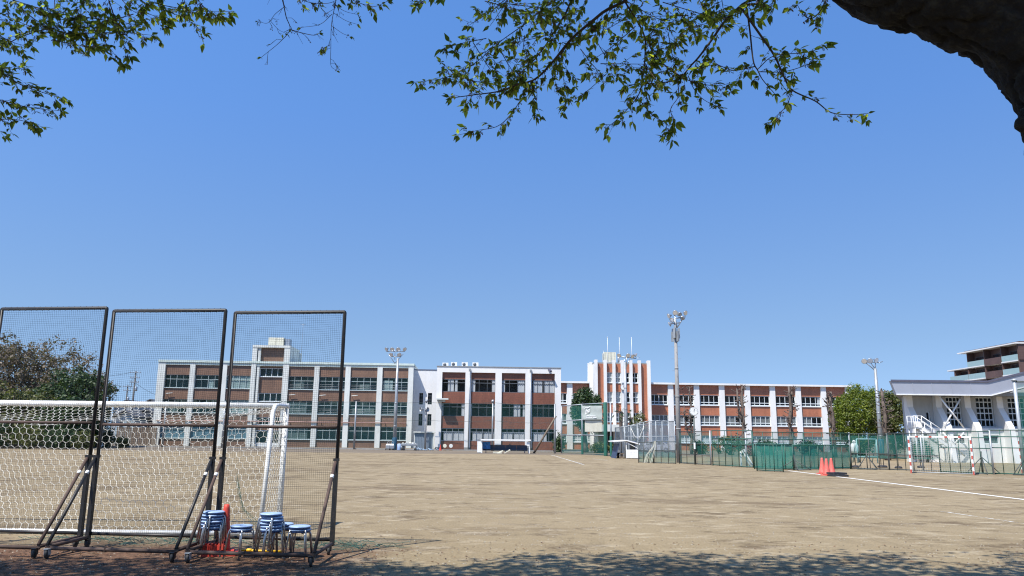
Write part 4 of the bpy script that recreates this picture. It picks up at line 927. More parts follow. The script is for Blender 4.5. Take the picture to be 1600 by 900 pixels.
# ---------------------------------------------------------------- floodlight poles
def lamp_head(par, c, d, r):
    """one floodlight: spun bowl, reflector face, bracket"""
    m = MB(); m.lathe([(r*.16, -r*1.25), (r*.3, -r*1.2), (r*.42, -r*.75), (r*.85, -r*.25), (r*1.0, 0), (r*1.04, .02), (r*.96, .03)], c, 16, d); L = m.build('lamp_head', M['lamp_grey'], par)
    m = MB(); m.lathe([(r*.92, .035), (r*.6, -.03*0+.02), (r*.2, .03)], c, 16, d); m.build('reflector', M['reflector'], L)
def flood(label, px, yb, ytop, Y, heads, r0, r1, arms, pad=None, lampr=.26, padz=(0, 1.3), ballast=False, pm='steel'):
    f = P(px, yb, Y); X = f.x; z1 = P(px, ytop, Y).z
    t = thing('floodlight_pole', label, 'floodlight', (X, Y, 0), 0, 'floodlight poles')
    m = MB(); m.path([(0, 0, 0), (0, 0, z1*.5), (0, 0, z1)], [r0, (r0+r1)/2, r1], 12)
    for k in (.25, .5, .72): m.lathe([((r0+(r1-r0)*k)*1.06, 0), ((r0+(r1-r0)*k)*1.06, .12)], (0, 0, z1*k), 12)
    m.build('pole', M[pm], t)
    m = MB()
    for a, b in arms:
        A0, A1 = P(a[0], a[1], Y), P(b[0], b[1], Y); m.tube((A0.x-X, 0, A0.z), (A1.x-X, 0, A1.z), .045, n=6)
    m.build('lamp_arm', M['lamp_grey'], t)
    for (x, y, dx, dy, dz) in heads:
        c = P(x, y, Y); lamp_head(t, (c.x-X, -.12, c.z), Vector((dx, dy, dz)), lampr)
    if ballast:
        m = MB()
        for k in range(6): a = k*1.047; m.cbox((math.cos(a)*.24, math.sin(a)*.24, z1+.05-.25*(k % 2)), (.16, .16, .75), a)
        m.tube((0, 0, z1-.3), (0, 0, z1+1.2), .09, n=8); m.build('ballast_box', M['steel'], t)
        m = MB()
        for k in range(9): m.tube((.0, -.2, 1.8+k*.9), (.0, .2, 1.8+k*.9), .012, n=4); m.tube((-.35, 0, 2.2+k*.9), (.35, 0, 2.2+k*.9), .012, n=4)
        m.build('step_bolt', M['steel'], t)
    if pad: m = MB(); m.lathe([(r0*1.25, padz[0]), (r0*1.3, padz[0]+.05), (r0*1.3, padz[1]-.05), (r0*1.2, padz[1])], (0, 0, 0), 14); m.build('pad', M[pad], t)
    return t
flood('slim floodlight pole with a blue pad before the left wing', 616, 703, 560, 97.5, [(604, 546, -.6, -.6, -.5), (613, 546, -.1, -.8, -.5), (622.5, 546, .1, -.8, -.5), (632.5, 546, .6, -.6, -.5), (611.5, 554.5, -.3, -.8, -.5), (624, 554.5, .3, -.8, -.5)], .24, .13,
      [((603, 549), (633, 549)), ((610, 557), (626, 557)), ((607, 553), (617, 568)), ((630, 553), (617, 568)), ((617, 545), (617, 562))], 'pad_blue', .27, (0, 1.5), pm='steel')
flood('tall concrete pole crowned by a bulky cluster of floodlights at the batting cage', 1061.5, 723, 522, 57.5, [(1070.5, 489.5, .5, -.7, -.3), (1054.5, 489, -.2, -.85, -.35), (1044.5, 494, -.9, -.3, -.3), (1049.5, 500.5, -.6, -.6, -.5), (1045.5, 507, -.9, .1, -.5), (1066, 497, .4, .8, -.3), (1061, 491, .1, .9, -.3)], .20, .11,
      [((1046, 499), (1071, 495)), ((1047, 506), (1064, 504)), ((1054, 492), (1058, 512)), ((1069, 494), (1058, 512))], None, .19, ballast=True, pm='concrete')
flood('pale floodlight pole standing in front of the entrance tower', 979, 712, 566, 72, [(967, 555.5, -.5, -.7, -.5), (981, 555.5, .1, -.85, -.5), (988, 557, .4, -.7, -.5), (993.5, 555, .8, -.3, -.4)], .2, .11,
      [((966, 557), (994, 560)), ((979, 556), (979, 574)), ((975, 561), (979, 572)), ((984, 561), (979, 572))], None, .2)
flood('grey floodlight pole with blue padded foot between the two big green trees', 1379, 722, 576, 76, [(1349.5, 564.5, -.4, -.8, -.4), (1358.5, 564, -.2, -.85, -.4), (1368.5, 563.5, .4, -.8, -.4)], .24, .14,
      [((1348, 566), (1372, 566)), ((1352, 566), (1367.5, 579)), ((1368, 563), (1367.5, 578)), ((1360, 566), (1367, 576)), ((1372, 567), (1379, 565))], 'pad_blue', .26, (.5, 1.9))
# slim net poles along the school and the tall net they carry
NY = 98.5
npx = [(262, 627), (353, 627), (443, 627), (553, 627), (662.5, 628), (769, 628.5), (868, 631)]
npx_base = [(253, 702), (346, 702), (438, 702), (553, 703), (664, 704), (769, 704), (867, 707)]
tops = []
pole0 = None
for k, ((x, y), (xb, yb)) in enumerate(zip(npx, npx_base)):
    Yk = NY if k < 6 else 86.5; b = P(xb, yb, Yk); h = P(x, y, Yk).z; tops.append(Vector((b.x, Yk, h)))
nf = thing('ball_net_fence', 'high thin green ball net on grey poles running along the front of the school', 'net fence', (tops[0].x, NY, 0))
o = tops[0].copy(); o.z = 0
for k, p in enumerate(tops):
    m = MB(); q = p-o; m.tube((q.x, q.y, 0), (q.x, q.y, p.z), .13, .09, 8)
    if k in (4, 5): m.lathe([(.1, 0), (.2, .1), (.2, .25), (.08, .38)], (q.x, q.y, p.z-.05), 10)
    m.build('pole', M['steel'], nf)
for k in range(len(tops)-1):
    a, b = tops[k]-o, tops[k+1]-o
    m = MB(); n = 16; vs = []; fs = []
    for i in range(n+1):
        t = i/n; p = a.lerp(b, t)
        for j in range(6): vs.append((p.x, p.y+.06+.12*math.sin(t*9+j), max(0.02, p.z*j/5-.15*4*t*(1-t)*(j/5))))
    for i in range(n):
        for j in range(5): fs.append((i*6+j, i*6+6+j, i*6+7+j, i*6+j+1))
    m.add(vs, fs, True); m.build('net', M['net_far'], nf, fix=False)
    m = MB()
    for fz in (.995, .62): m.path([Vector((a.x, a.y, a.z*fz)).lerp(Vector((b.x, b.y, b.z*fz)), i/10)+Vector((0, 0, -.15*4*i/10*(1-i/10))) for i in range(11)], .022, 4)
    m.build('wire', M['fence_dark'], nf)
br = MB(); a = P(834, 708.5, 86.3); b = P(869, 650, 86.5); br.tube((a.x, a.y, 0), b, .12, .10, 8)
tag(br.build('brace_pole', M['timber']), 'slanting wooden brace pole propping the net post right of the players shelter', 'brace')
if True:
    c = P(663, 640, NY-.2); t = thing('loudspeaker', 'pair of grey horn loudspeakers on the net pole at the connecting block', 'loudspeaker', c)
    for s in (-1, 1): m = MB(); m.lathe([(.06, 0), (.1, .25), (.28, .55), (.30, .56), (.2, .4)], (0, 0, 0), 14, (s*.8, -.5, .0)); m.build('horn', M['steel'], t)
    m = MB(); m.box(-.15, .15, -.1, .12, -.25, .2); m.build('bracket', M['lamp_grey'], t)
# tall backstop net with padded posts, banner and boards
bp = [(877.5, 708.5, 634), (910, 710, 631), (946.5, 712.5, 629), (955, 713.5, 630)]
bk = thing('backstop_net', 'tall backstop net on grey posts with green padded feet right of the players shelter', 'backstop', G(877.5, 708.5))
o = bk.location.copy(); bt = []
for k, (x, yb, yt) in enumerate(bp):
    g0 = G(x, yb); h = P(x, yt, g0.y).z; q = g0-o; bt.append(Vector((q.x, q.y, h))); r = .09 if k != 2 else .12
    m = MB(); m.tube((q.x, q.y, 0), (q.x, q.y, h), r, r*.9, 10); m.build('post', M['steel'] if k != 2 else M['pad_green'], bk)
    m = MB(); hp = 1.9 if k != 2 else 5.2; rr = .125 if k != 2 else .19; m.lathe([(rr*.95, 0), (rr, .05), (rr, hp-.05), (rr*.9, hp)], (q.x, q.y, 0), 12)
    if k: m.build('pad', M['pad_green'], bk)
for k in (0, 1):
    a, b = bt[k], bt[k+1]
    m = MB(); m.quad((a.x, a.y, .05), (b.x, b.y, .05), (b.x, b.y, b.z), (a.x, a.y, a.z)); m.build('net', M['net_thin'], bk, fix=False)
    m = MB()
    for fz in (.99, .68, .38): m.tube((a.x, a.y, a.z*fz), (b.x, b.y, b.z*fz), .05, n=6)
    m.build('rail', M['fence_grey'], bk)
def on_seg(x, y, a, b):          # point of the upright plane through a-b
    d = (b-a); n = Vector((-d.y, d.x, 0)).normalized(); return PL(x, y, o+a, n)
a, b = bt[1], bt[2]
cn_ = [on_seg(x, y, a, b)-o for x, y in ((912, 634), (944, 634), (944, 655.5), (912, 655.5))]
ban = thing('banner', 'pale grey cloth banner with white script lettering hung on the backstop net', 'banner', o)
nrm = (cn_[1]-cn_[0]).cross(Vector((0, 0, 1))).normalized(); 
if nrm.y > 0: nrm = -nrm
m = MB(); n = 14; vs = []
for j in range(n+1):
    for i in range(n+1):
        s, t = i/n, j/n; p = (cn_[0].lerp(cn_[1], s)).lerp(cn_[3].lerp(cn_[2], s), t)
        vs.append(p+nrm*(.22+.022*math.sin(s*7+t*5)+.015*math.sin(t*9)))
m.add(vs, [(j*(n+1)+i, j*(n+1)+i+1, (j+1)*(n+1)+i+1, (j+1)*(n+1)+i) for j in range(n) for i in range(n)], True); m.build('cloth', M['banner'], ban, fix=False)
def lettering(txt, par, origin, xdir, size, m, shear=0.0, rot=0.0, name='lettering', thick=.01, face=None):
    cu_ = bpy.data.curves.new(name, 'FONT'); cu_.body = txt; cu_.size = size; cu_.shear = shear; cu_.extrude = thick; cu_.offset = size*.015
    tmp = bpy.data.objects.new(name, cu_); COL.objects.link(tmp); dg = bpy.context.evaluated_depsgraph_get(); me = bpy.data.meshes.new_from_object(tmp.evaluated_get(dg))
    bpy.data.objects.remove(tmp); me.materials.clear(); me.materials.append(m)
    ob = bpy.data.objects.new(name, me); COL.objects.link(ob); ob.parent = par
    x = Vector(xdir).normalized(); z = face; y = z.cross(x)
    mt = Matrix(((x.x, y.x, z.x, origin[0]), (x.y, y.y, z.y, origin[1]), (x.z, y.z, z.z, origin[2]), (0, 0, 0, 1)))
    ob.matrix_local = mt @ Matrix.Rotation(rot, 4, 'Z'); return ob
xd = (cn_[1]-cn_[0]).normalized(); W = (cn_[1]-cn_[0]).length; H = (cn_[0]-cn_[3]).length
lettering('Onca', ban, cn_[0]+xd*W*.2-Vector((0, 0, H*.64))+nrm*.268, xd, H*.42, M['lettering'], .45, R(14), face=nrm)
m = MB()
for s0, s1, t in ((.17, .27, .2), (.3, .44, .16), (.25, .4, .72), (.44, .7, .72), (.25, .55, .82), (.6, .75, .82)):
    p0 = cn_[0]+xd*W*s0-Vector((0, 0, H*t))+nrm*.268; m.bar(p0, p0+xd*W*(s1-s0)+Vector((0, 0, .12 if t < .3 else 0)), .02, H*.05)
m.build('small_lettering', M['lettering'], ban)
bd = MB(); pts = [on_seg(x, y, a, b)+nrm*.05 for x, y in ((914.5, 657), (941, 657), (941, 674.5), (914.5, 674.5))]; bd.prism(pts, -nrm*.06)
tag(bd.build('board', M['board']), 'blank cream board hanging below the cloth banner', 'board')
# players shelter in front of the middle block
fs = Frame(P(752, 708, 84.5), R(2)); A = fs; W = A.u(828, 700); Ht = A.z(790, 686.5)
ps = thing('players_shelter', 'white framed open players shelter with navy boards before the middle block', 'shelter', fs.o, fs.rz)
m = MB(); m.box(-.1, W+.1, -.2, 1.6, Ht-.14, Ht); m.build('roof', M['paint'], ps)
for x in (0, W-.09):
    for y in (0, 1.4): m = MB(); m.box(x, x+.09, y, y+.09, 0, Ht-.14); m.build('post', M['paint'], ps)
zb = A.z(790, 695.5)
m = MB()
for k in range(4): m.box(.15+(W-.3)*k/4, .13+(W-.3)*(k+1)/4, 1.3, 1.36, .25, zb)
m.build('back_board', M['navy'], ps); m = MB(); m.box(.3, W-.3, .85, 1.25, .36, .42)
for x in (.5, W/2, W-.5): m.box(x-.04, x+.04, .9, 1.2, 0, .36)
m.build('bench', M['navy'], ps)
m = MB(); m.box(W-.35, W-.05, -.03, 0, zb-.05, zb+.4); m.build('notice', M['paint'], ps)
wb = thing('white_cabinet', 'white box cabinet standing at the left end of the players shelter', 'cabinet', P(745.5, 708, 84.5))
wb.location.z = 0; w = P(753, 700, 84.5).x-P(745.5, 700, 84.5).x; m = MB(); m.box(0, w, 0, .8, 0.06, A.z(750, 688)); m.build('body', M['paint'], wb); m = MB(); m.box(-.05, w+.05, -.05, .85, A.z(750, 688), A.z(750, 687)+.05); m.build('lid', M['lamp_grey'], wb); m = MB(); m.box(.03, w-.03, .02, .78, 0, .06); m.build('plinth', M['black'], wb)
tp = MB(); c = P(758, 700, 84.4); rr = random.Random(3); n = 8; vs = []
for j in range(n+1):
    for i in range(n+1): vs.append((c.x-.55+1.1*i/n, c.y+.55+.12*math.sin(i*1.7+j)+.1*(n-j)/n, .75+.75*(j/n)-.3+rr.uniform(-.04, .04)))
tp.add(vs, [(j*(n+1)+i, j*(n+1)+i+1, (j+1)*(n+1)+i+1, (j+1)*(n+1)+i) for j in range(n) for i in range(n)], True)
tag(tp.build('tarp', M['blue_tarp'], fix=False), 'crumpled bright blue tarp hung inside the players shelter', 'tarp')
def small(name, label, cat, px, y, Y, build, group=None):
    c = P(px, y, Y); m = MB(); build(m); o_ = m.build(name, build.mat); o_.location = (c.x, Y, 0); return tag(o_, label, cat, group)
def bld(mt):
    def deco(f): f.mat = mt; return f
    return deco
@bld(M['cream'])
def f1(m): m.bar((-.5, 0, .1), (.0, .1, .08), .3, .16); m.bar((0, 0, .06), (.55, -.1, .3), .3, .12); m.bar((-.1, -.25, .05), (.4, -.2, .06), .25, .1)
small('cushion', 'pale crumpled base cushions lying before the players shelter', 'cushion', 778, 708, 83.5, f1)
@bld(M['cream'])
def f2(m): m.bar((-.2, 0, .04), (.35, 0, .35), .2, .1); m.bar((.3, 0, .28), (.38, .02, .4), .22, .12)
small('base_plate', 'single pale slab leaning at the front right of the players shelter', 'slab', 791, 708, 83.6, f2)
# dugout on the right seen end-on
dg_ = thing('dugout', 'small white dugout with sloping roof seen from its end beside the batting cage', 'shelter', P(978, 716, 67.6)); dg_.location.z = 0; ox, oy = dg_.location.x, 67.6
LP = lambda x, y, Y: P(x, y, Y)-Vector((ox, oy, 0))
w = LP(998, 700, 67.6).x; zt1, zt2 = LP(978, 690, 67.6).z, LP(998, 694, 67.6).z
m = MB(); m.prism([(-1.1, -.1, zt1-.05), (0.1, -.1, zt1+.05), (w+.1, -.1, zt2-.05), (w+.1, -.1, zt2+.05), (.1, -.1, zt1+.14), (-1.1, -.1, zt1+.05)], (0, 3.2, 0)); m.build('roof', M['paint'], dg_)
pz = LP(985, 702.5, 67.6).z
m = MB(); m.box(0.02, w, 0, .05, 0.05, pz); m.build('end_panel', M['paint'], dg_)
for x, z in ((0.02, zt1), (w-.07, zt2-.05)):
    for y in (0, 2.9): m = MB(); m.box(x, x+.07, y+.055, y+.12, 0, z); m.build('post', M['paint'], dg_)
m = MB(); m.bar((.05, .03, zt1-.05), (w-.05, .03, pz+.1), .05); m.build('brace', M['paint'], dg_)
m = MB(); m.prism([(-.9, .1, 0), (-.6, .1, 1.25), (-.55, .1, 1.25), (-.82, .1, 0)], (0, 2.9, 0)); m.build('side_board', M['navy'], dg_)
m = MB(); m.box(w-.3, w-.25, .1, 3, .1, 1.5); m.build('back_board', M['navy'], dg_)
m = MB(); m.box(-.5, -.1, .3, 2.8, .38, .45); m.box(-.4, -.2, .4, .5, 0, .38); m.box(-.4, -.2, 2.6, 2.7, 0, .38); m.build('bench', M['timber'], dg_)

# ---------------------------------------------------------------- batting cage and green net panels
cg = thing('batting_cage', 'grey netted batting cage with pipe frame left of the tall concrete pole', 'cage', P(977, 720, 71.5)); cg.location.z = 0; ox, oy = cg.location.x, 71.5
xr = P(1055, 700, 71.5).x-ox; ztl, ztr = P(977, 667, 71.5).z, P(1055, 658, 71.5).z; dd = 6.5
m = MB()
for k in range(9):
    x = xr*k/8; z = ztl+(ztr-ztl)*min(1, k/4); m.tube((x, 0, 0), (x, 0, z), .035, n=6)
    if k < 8: z2 = ztl+(ztr-ztl)*min(1, (k+1)/4); m.tube((x, 0, z), (xr*(k+1)/8, 0, z2), .035, n=6)
for k in range(5): x = xr*k/4; m.tube((x, dd, 0), (x, dd, ztl), .035, n=6)
m.tube((0, dd, ztl), (xr, dd, ztr), .035); m.tube((0, 0, ztl), (0, dd, ztl), .035); m.tube((xr, 0, ztr), (xr, dd, ztr), .035); m.tube((0, 0, 1.9), (xr, 0, 1.9), .03)
m.build('frame', M['fence_grey'], cg)
for pts in (((0, 0, 0.05), (xr, 0, 0.05), (xr, 0, ztr), (xr*.5, 0, ztr), (0, 0, ztl)), ((0, dd, .05), (xr, dd, .05), (xr, dd, ztr), (0, dd, ztl)), ((0, 0, .05), (0, dd, .05), (0, dd, ztl), (0, 0, ztl)), ((xr, 0, .05), (xr, dd, .05), (xr, dd, ztr), (xr, 0, ztr))):
    m = MB(); m.quad(*pts); m.build('net', M['net_grey'], cg, fix=False)
m = MB(); m.path([(xr*.12, -.1, ztl-.1), (xr*.2, -.12, ztl-.9), (xr*.28, -.12, ztl-1.0), (xr*.35, -.1, ztl-.3), (xr*.38, -.1, ztl+.1)], .018, 6); m.build('rope', M['cord_white'], cg)
def a_stand(m, x, h, w=.55, d=.7, r=.022):
    for sx in (-w, w):
        for sy in (-d, d): m.tube((x, 0, h), (x+sx, sy, .03), r, n=5)
    m.tube((x-w, -d, .04), (x+w, -d, .04), r, n=5); m.tube((x-w, d, .04), (x+w, d, .04), r, n=5); m.tube((x, -d, .045), (x, d, .045), r, n=5); m.tube((x, 0, 0), (x, 0, h+.3), r*1.4, n=6)
def net_panel(label, xl, yl, xr_, yr, yt, net, nv, hb=(.0, .55, 1.0), fm='fence_green', net_to=1.0, stand=(), r=.026, net_from=0.03, grey=()):
    """free-standing frame of pipes with a net laced in: px/py of its two feet, height from the left top"""
    a, b = G(xl, yl), G(xr_, yr); h = P(xl, yt, a.y).z; L = (b-a).length; rz = math.atan2(b.y-a.y, b.x-a.x)
    t = thing('field_net', label, 'field net', a, rz, 'green net panels round the field corner')
    m = MB()
    for k in range(nv+1):
        if k in grey: continue
        m.tube((L*k/nv, 0, 0), (L*k/nv, 0, h), r*(1.25 if k in (0, nv) else .8), n=6)
    for f in hb: m.tube((0, 0, max(.06, h*f)), (L, 0, max(.06, h*f)), r, n=6)
    m.build('frame', M[fm], t)
    if grey:
        m = MB()
        for k in grey: m.tube((L*k/nv, .06, 0), (L*k/nv, .06, h+.05), .05, n=8)
        m.build('post', M['fence_grey'], t)
    m = MB(); n = 14; vs = []
    for i in range(n+1):
        for j in range(4): z = h*(net_from+(net_to-net_from)*j/3); vs.append((L*i/n, .04+.05*math.sin(i*1.3+j*2)*(1 if 0 < j < 3 else .2), z))
    m.add(vs, [(i*4+j, i*4+4+j, i*4+5+j, i*4+j+1) for i in range(n) for j in range(3)], True); m.build('net', M[net], t, fix=False)
    if stand:
        m = MB()
        for x in stand: a_stand(m, L*x, h*.4)
        m.build('stand', M['fence_dark'], t)
    return t
net_panel('low green panel with torn netting at the left front of the batting cage', 998, 723, 1021, 723.8, 691, 'net_mid', 3, (0, .6, 1), 'fence_dark', .62)
net_panel('low green panel at the right front of the batting cage', 1022, 724, 1056, 725, 690, 'net_mid', 3, (0, .6, 1), 'fence_dark', .62)
m = MB(); c = G(1012, 724); rg = random.Random(4)
for k in range(9): x0 = rg.uniform(-.35, .3); m.path([(c.x+x0, c.y-.15, 0.03), (c.x+x0+.2, c.y-.12, .6), (c.x+.5+x0*.3, c.y-.1, 1.2), (c.x+.55+x0*.1, c.y-.08, 1.55)], .009, 4)
tag(m.build('torn_net', M['cream']), 'torn pale netting draped over the low panel beside the white dugout', 'netting')
net_panel('thin see-through green panel behind the post clock', 1062, 724.5, 1110, 727, 674, 'net_thin', 4, (0, .3, .62, 1), 'fence_dark', grey=(4,))
net_panel('tall green panel left of the leaning white planks', 1114, 727.5, 1177, 731, 673, 'net_mid', 6, (0, .62, .78, 1), 'fence_green', .8, grey=(5,))
net_panel('tall thin green panel behind the left half of the dense net', 1178, 730.5, 1258, 731.5, 675, 'net_thin', 5, (0, .8, 1), 'fence_green')
net_panel('tall thin green panel behind the right half of the dense net', 1258, 731.5, 1331, 732, 676, 'net_thin', 5, (0, .8, 1), 'fence_green', grey=(5,))
net_panel('low dense green net panel left of the thicket of stand legs', 1179, 733, 1240, 734, 693.5, 'net_dense', 5, (0, 1), 'fence_green')
net_panel('low dense green net panel directly behind the three faded cones', 1240, 734.5, 1329, 733, 695, 'net_dense', 7, (0, 1), 'fence_green', stand=(.02,))
net_panel('short front panel at the foot of the dense green net', 1183, 736, 1224, 737.5, 694, 'net_mid', 3, (0, 1), 'fence_green')
net_panel('tall green panel below the round bright green tree', 1331, 733, 1390, 734.5, 678, 'net_mid', 4, (0, .45, 1), 'fence_dark', stand=(.42,), grey=(4,), net_from=.32)
net_panel('tall green panel left of the red and white goal', 1390, 734.5, 1470, 737.5, 677, 'net_mid', 6, (0, .42, 1), 'fence_dark', grey=(4,), net_from=.32)
net_panel('tall pale green panel between the red and white goal and the leaning post', 1470, 738, 1552, 741.5, 674, 'net_thin', 5, (0, .6, .85, 1), 'fence_green', stand=(.82,), grey=(5,))
net_panel('tall pale green panel at the right edge below the gymnasium', 1552, 741, 1640, 744, 672, 'net_thin', 5, (0, .6, .85, 1), 'fence_green', stand=(.62,))
# leaning planks, loose panel, hanging white bundle
m = MB(); c = G(1165, 729.5)
for k, (x0, x1, z) in enumerate(((.25, -.1, 1.05), (.42, .02, 1.1), (-.35, -.2, .95))): m.bar((c.x+x0, c.y-.25, .02), (c.x+x1, c.y+.25, z), .09, .05)
tag(m.build('plank', M['paint']), 'white planks leaning against the green net panel', 'plank')
gt = thing('gate_frame', 'tall pale steel gate post with a net hung from its arm at the right edge', 'gate', G(1601, 740)); ox, oy = gt.location.x, gt.location.y
zt1 = P(1588.5, 595, oy).z; m = MB(); m.tube((0, 0, 0), (0, 0, zt1), .10, .09, 10); m.lathe([(.14, 0), (.14, .12)], (0, 0, zt1-.02), 10); m.build('post', M['fence_grey'], gt)
m = MB(); m.tube((0, 0, zt1-.05), (5, 0, zt1+.05), .05); m.build('arm', M['fence_dark'], gt); m = MB(); m.quad((.1, .02, .6), (5, .02, .6), (5, .02, zt1), (.1, .02, zt1-.08)); m.build('net', M['net_mid'], gt, fix=False)
# far pale frame behind the fence
m = MB(); a_, b_ = P(1340, 714, 62), P(1371, 714, 62); h = P(1340, 686, 62).z; m.tube((a_.x, 62, 0), (a_.x, 62, h), .05); m.tube((b_.x, 62, 0), (b_.x, 62, h), .05); m.tube((a_.x, 62, h), (b_.x, 62, h), .05); m.tube((a_.x, 62, .5), (b_.x, 62, .5), .04); m.tube((a_.x, 63, 0), (a_.x, 62, h*.9), .035); m.tube((b_.x, 63, 0), (b_.x, 62, h*.9), .035)
tag(m.build('practice_frame', mat('pale_teal_pipe', (.25, .42, .42), .5)), 'pale teal rectangular pipe frame standing behind the fence left of the padded pole', 'frame')
wt_posts = ((1337, 733), (1377, 733), (1381, 733), (1404, 734.5), (1439, 733.5))
for k, (x, y) in enumerate(wt_posts):
    g0 = G(x, y-2.5); t = thing('weighted_post', ['thin dark weighted post left of the A shaped stand', 'left one of two close weighted posts at the padded pole', 'right one of two close weighted posts at the padded pole', 'thin weighted post midway between padded pole and goal', 'thin weighted post seen through the red and white goal'][k], 'post', g0, 0, 'weighted posts behind the fence')
    m = MB(); m.tube((0, 0, .1), (0, 0, 1.7), .022, n=6); m.build('pole', M['fence_dark'], t); m = MB(); m.lathe([(.22, 0), (.24, .04), (.2, .12), (.06, .15)], (0, 0, 0), 12); m.build('base', M['rubber'], t)
g0 = P(1335, 700, 64); t = thing('covered_machine', 'white covered machine standing behind the fence beside the grey post', 'machine', (g0.x, 64, 0))
m = MB(); m.lathe([(.22, .75), (.3, .9), (.32, 1.3), (.2, 1.5), (.1, 1.52)], (0, 0, 0), 10); m.lathe([(.02, 1.5), (.13, 1.56), (.14, 1.7), (.03, 1.78)], (0, 0, 0), 10); m.build('cover', M['paint'], t); m = MB()
for sx in (-.2, .2): m.tube((sx, -.15, 0), (0, 0, .8), .03, n=6)
m.tube((0, .25, 0), (0, 0, .8), .03, n=6); m.lathe([(.18, 0), (.2, .03), (.2, .08), (.16, .1)], (.2, -.15, .2), 12, (1, 0, 0)); m.build('base', M['fence_dark'], t)
# clock on a post
g0 = G(1086.5, 726); hz = P(1084, 643, g0.y-.1)
pc = thing('post_clock', 'round white clock on a dark post with a white band at the fence', 'clock', g0)
zc_ = hz.z; m = MB(); m.tube((0, 0, 0), (0, 0, zc_-.3), .065, .05, 10); m.build('post', M['fence_dark'], pc)
zb_ = P(1086, 697, g0.y).z; m = MB(); m.lathe([(.07, 0), (.072, .02), (.072, .4), (.07, .42)], (0, 0, zb_-.2), 10); m.build('band', M['paint'], pc)
r = .27; m = MB(); m.lathe([(r*.9, .12), (r*1.08, .1), (r*1.08, -.1), (r, -.11)], (0, 0, zc_), 28, (0, 1, 0)); m.build('casing', M['steel'], pc)
m = MB(); m.lathe([(r*.98, 0), (r*.98, .01)], (0, -.115, zc_), 28, (0, -1, 0)); f = m.build('face', M['paint'], pc)
m = MB()
for k in range(12): a = k*math.pi/6; c, s = math.sin(a), math.cos(a); m.bar((c*r*.76, -.13, zc_+s*r*.76), (c*r*.9, -.13, zc_+s*r*.9), r*.07, .005)
m.build('hour_mark', M['black'], f)
for an, ln, w in ((3, .58, .1), (12, .8, .07)): a = R(an); m = MB(); m.bar((-math.sin(a)*r*.1, -.135, zc_-math.cos(a)*r*.1), (math.sin(a)*r*ln, -.135, zc_+math.cos(a)*r*ln), r*w, .006); m.build('hand', M['black'], f)

# ---------------------------------------------------------------- handball goals, faded cones
def striped(mA, mB_, a, b, n, w=.08):
    a, b = Vector(a), Vector(b)
    for i in range(n): (mA if i % 2 == 0 else mB_).bar(a.lerp(b, i/n), a.lerp(b, (i+1)/n), w)
def handball_goal(label, loc, rz):
    t = thing('handball_goal', label, 'goal', loc, rz, 'red and white goals')
    W_, H_, D_ = 2.95, 2.0, 1.0
    r_, w_ = MB(), MB()
    striped(r_, w_, (0, 0, 0), (0, 0, H_), 10); striped(r_, w_, (W_, 0, 0), (W_, 0, H_), 10); w_.bar((.04, 0, H_-.04), (W_-.04, 0, H_-.04), .08); [r_.bar((x, 0, H_-.04), (x+.14, 0, H_-.04), .084) for x in (.35, 1.0, 1.75, 2.4)]
    r_.build('red_stripe', M['red_stripe'], t); w_.build('goal_frame', M['paint'], t)
    b_ = MB(); q = .022
    for x in (0, W_): b_.tube((x, D_, 0), (x, D_*.8, H_-.06), q, n=6); b_.tube((x, .04, H_-.06), (x, D_*.8, H_-.06), q, n=6); b_.tube((x, .04, .03), (x, D_, .03), q, n=6)
    b_.tube((0, D_, .03), (W_, D_, .03), q, n=6); b_.tube((0, D_*.8, H_-.06), (W_, D_*.8, H_-.06), q, n=6); b_.build('back_frame', M['fence_grey'], t)
    nt_ = MB(); s = .12
    def face(p0, u, v, nu, nv):
        for i in range(nu+1): nt_.path([p0+u*i/nu, p0+u*i/nu+v*.5, p0+u*i/nu+v], .004, 3, False)
        for j in range(nv+1): nt_.path([p0+v*j/nv, p0+v*j/nv+u*.5, p0+v*j/nv+u], .004, 3, False)
    face(Vector((0, D_, .03)), Vector((W_, 0, 0)), Vector((0, -D_*.2, H_-.09)), 25, 17)
    for x in (0, W_): face(Vector((x, .05, .05)), Vector((0, D_*.85, 0)), Vector((0, -.04, H_-.12)), 8, 17)
    face(Vector((0, .04, H_-.06)), Vector((W_, 0, 0)), Vector((0, D_*.76, 0)), 25, 7)
    nt_.build('net', M['cord_white'], t); return t
gA = G(1424, 739.3)
hg = handball_goal('red and white striped goal in front of the gymnasium fence', gA, R(-34))
gB = G(1597.5, 739); dup(hg, gB, R(-34), 'second red and white goal cut off at the right edge')
def cone_parts(t, mt, h, rb, base):
    m = MB(); m.lathe([(rb, .045), (rb*.9, .09), (rb*.55, h*.5), (rb*.3, h*.92), (rb*.27, h-.02), (rb*.15, h), (rb*.1, h-.04)], (0, 0, 0), 22); m.build('body', mt, t)
    m = MB(); b = base/2; m.prism([(-b, -b*.8, .0), (-b*.8, -b, .0), (b*.8, -b, .0), (b, -b*.8, .0), (b, b*.8, .0), (b*.8, b, .0), (-b*.8, b, .0), (-b, b*.8, .0)], (0, 0, .045)); m.build('base', mt, t)
cp = [(1285.5, 740.5), (1292.5, 743), (1300, 741.5)]
c0 = None
for k, (x, y) in enumerate(cp):
    lab = ['left one of the three sun-faded red cones beside the black weights', 'middle sun-faded red cone, standing slightly nearer than the other two', 'right sun-faded red cone, next to the black weights'][k]
    if c0 is None: c0 = thing('traffic_cone', lab, 'traffic cone', G(x, y), .2, 'three faded cones'); cone_parts(c0, M['cone_pink'], .82, .2, .48)
    else: dup(c0, G(x, y), .2+k*.3, lab)
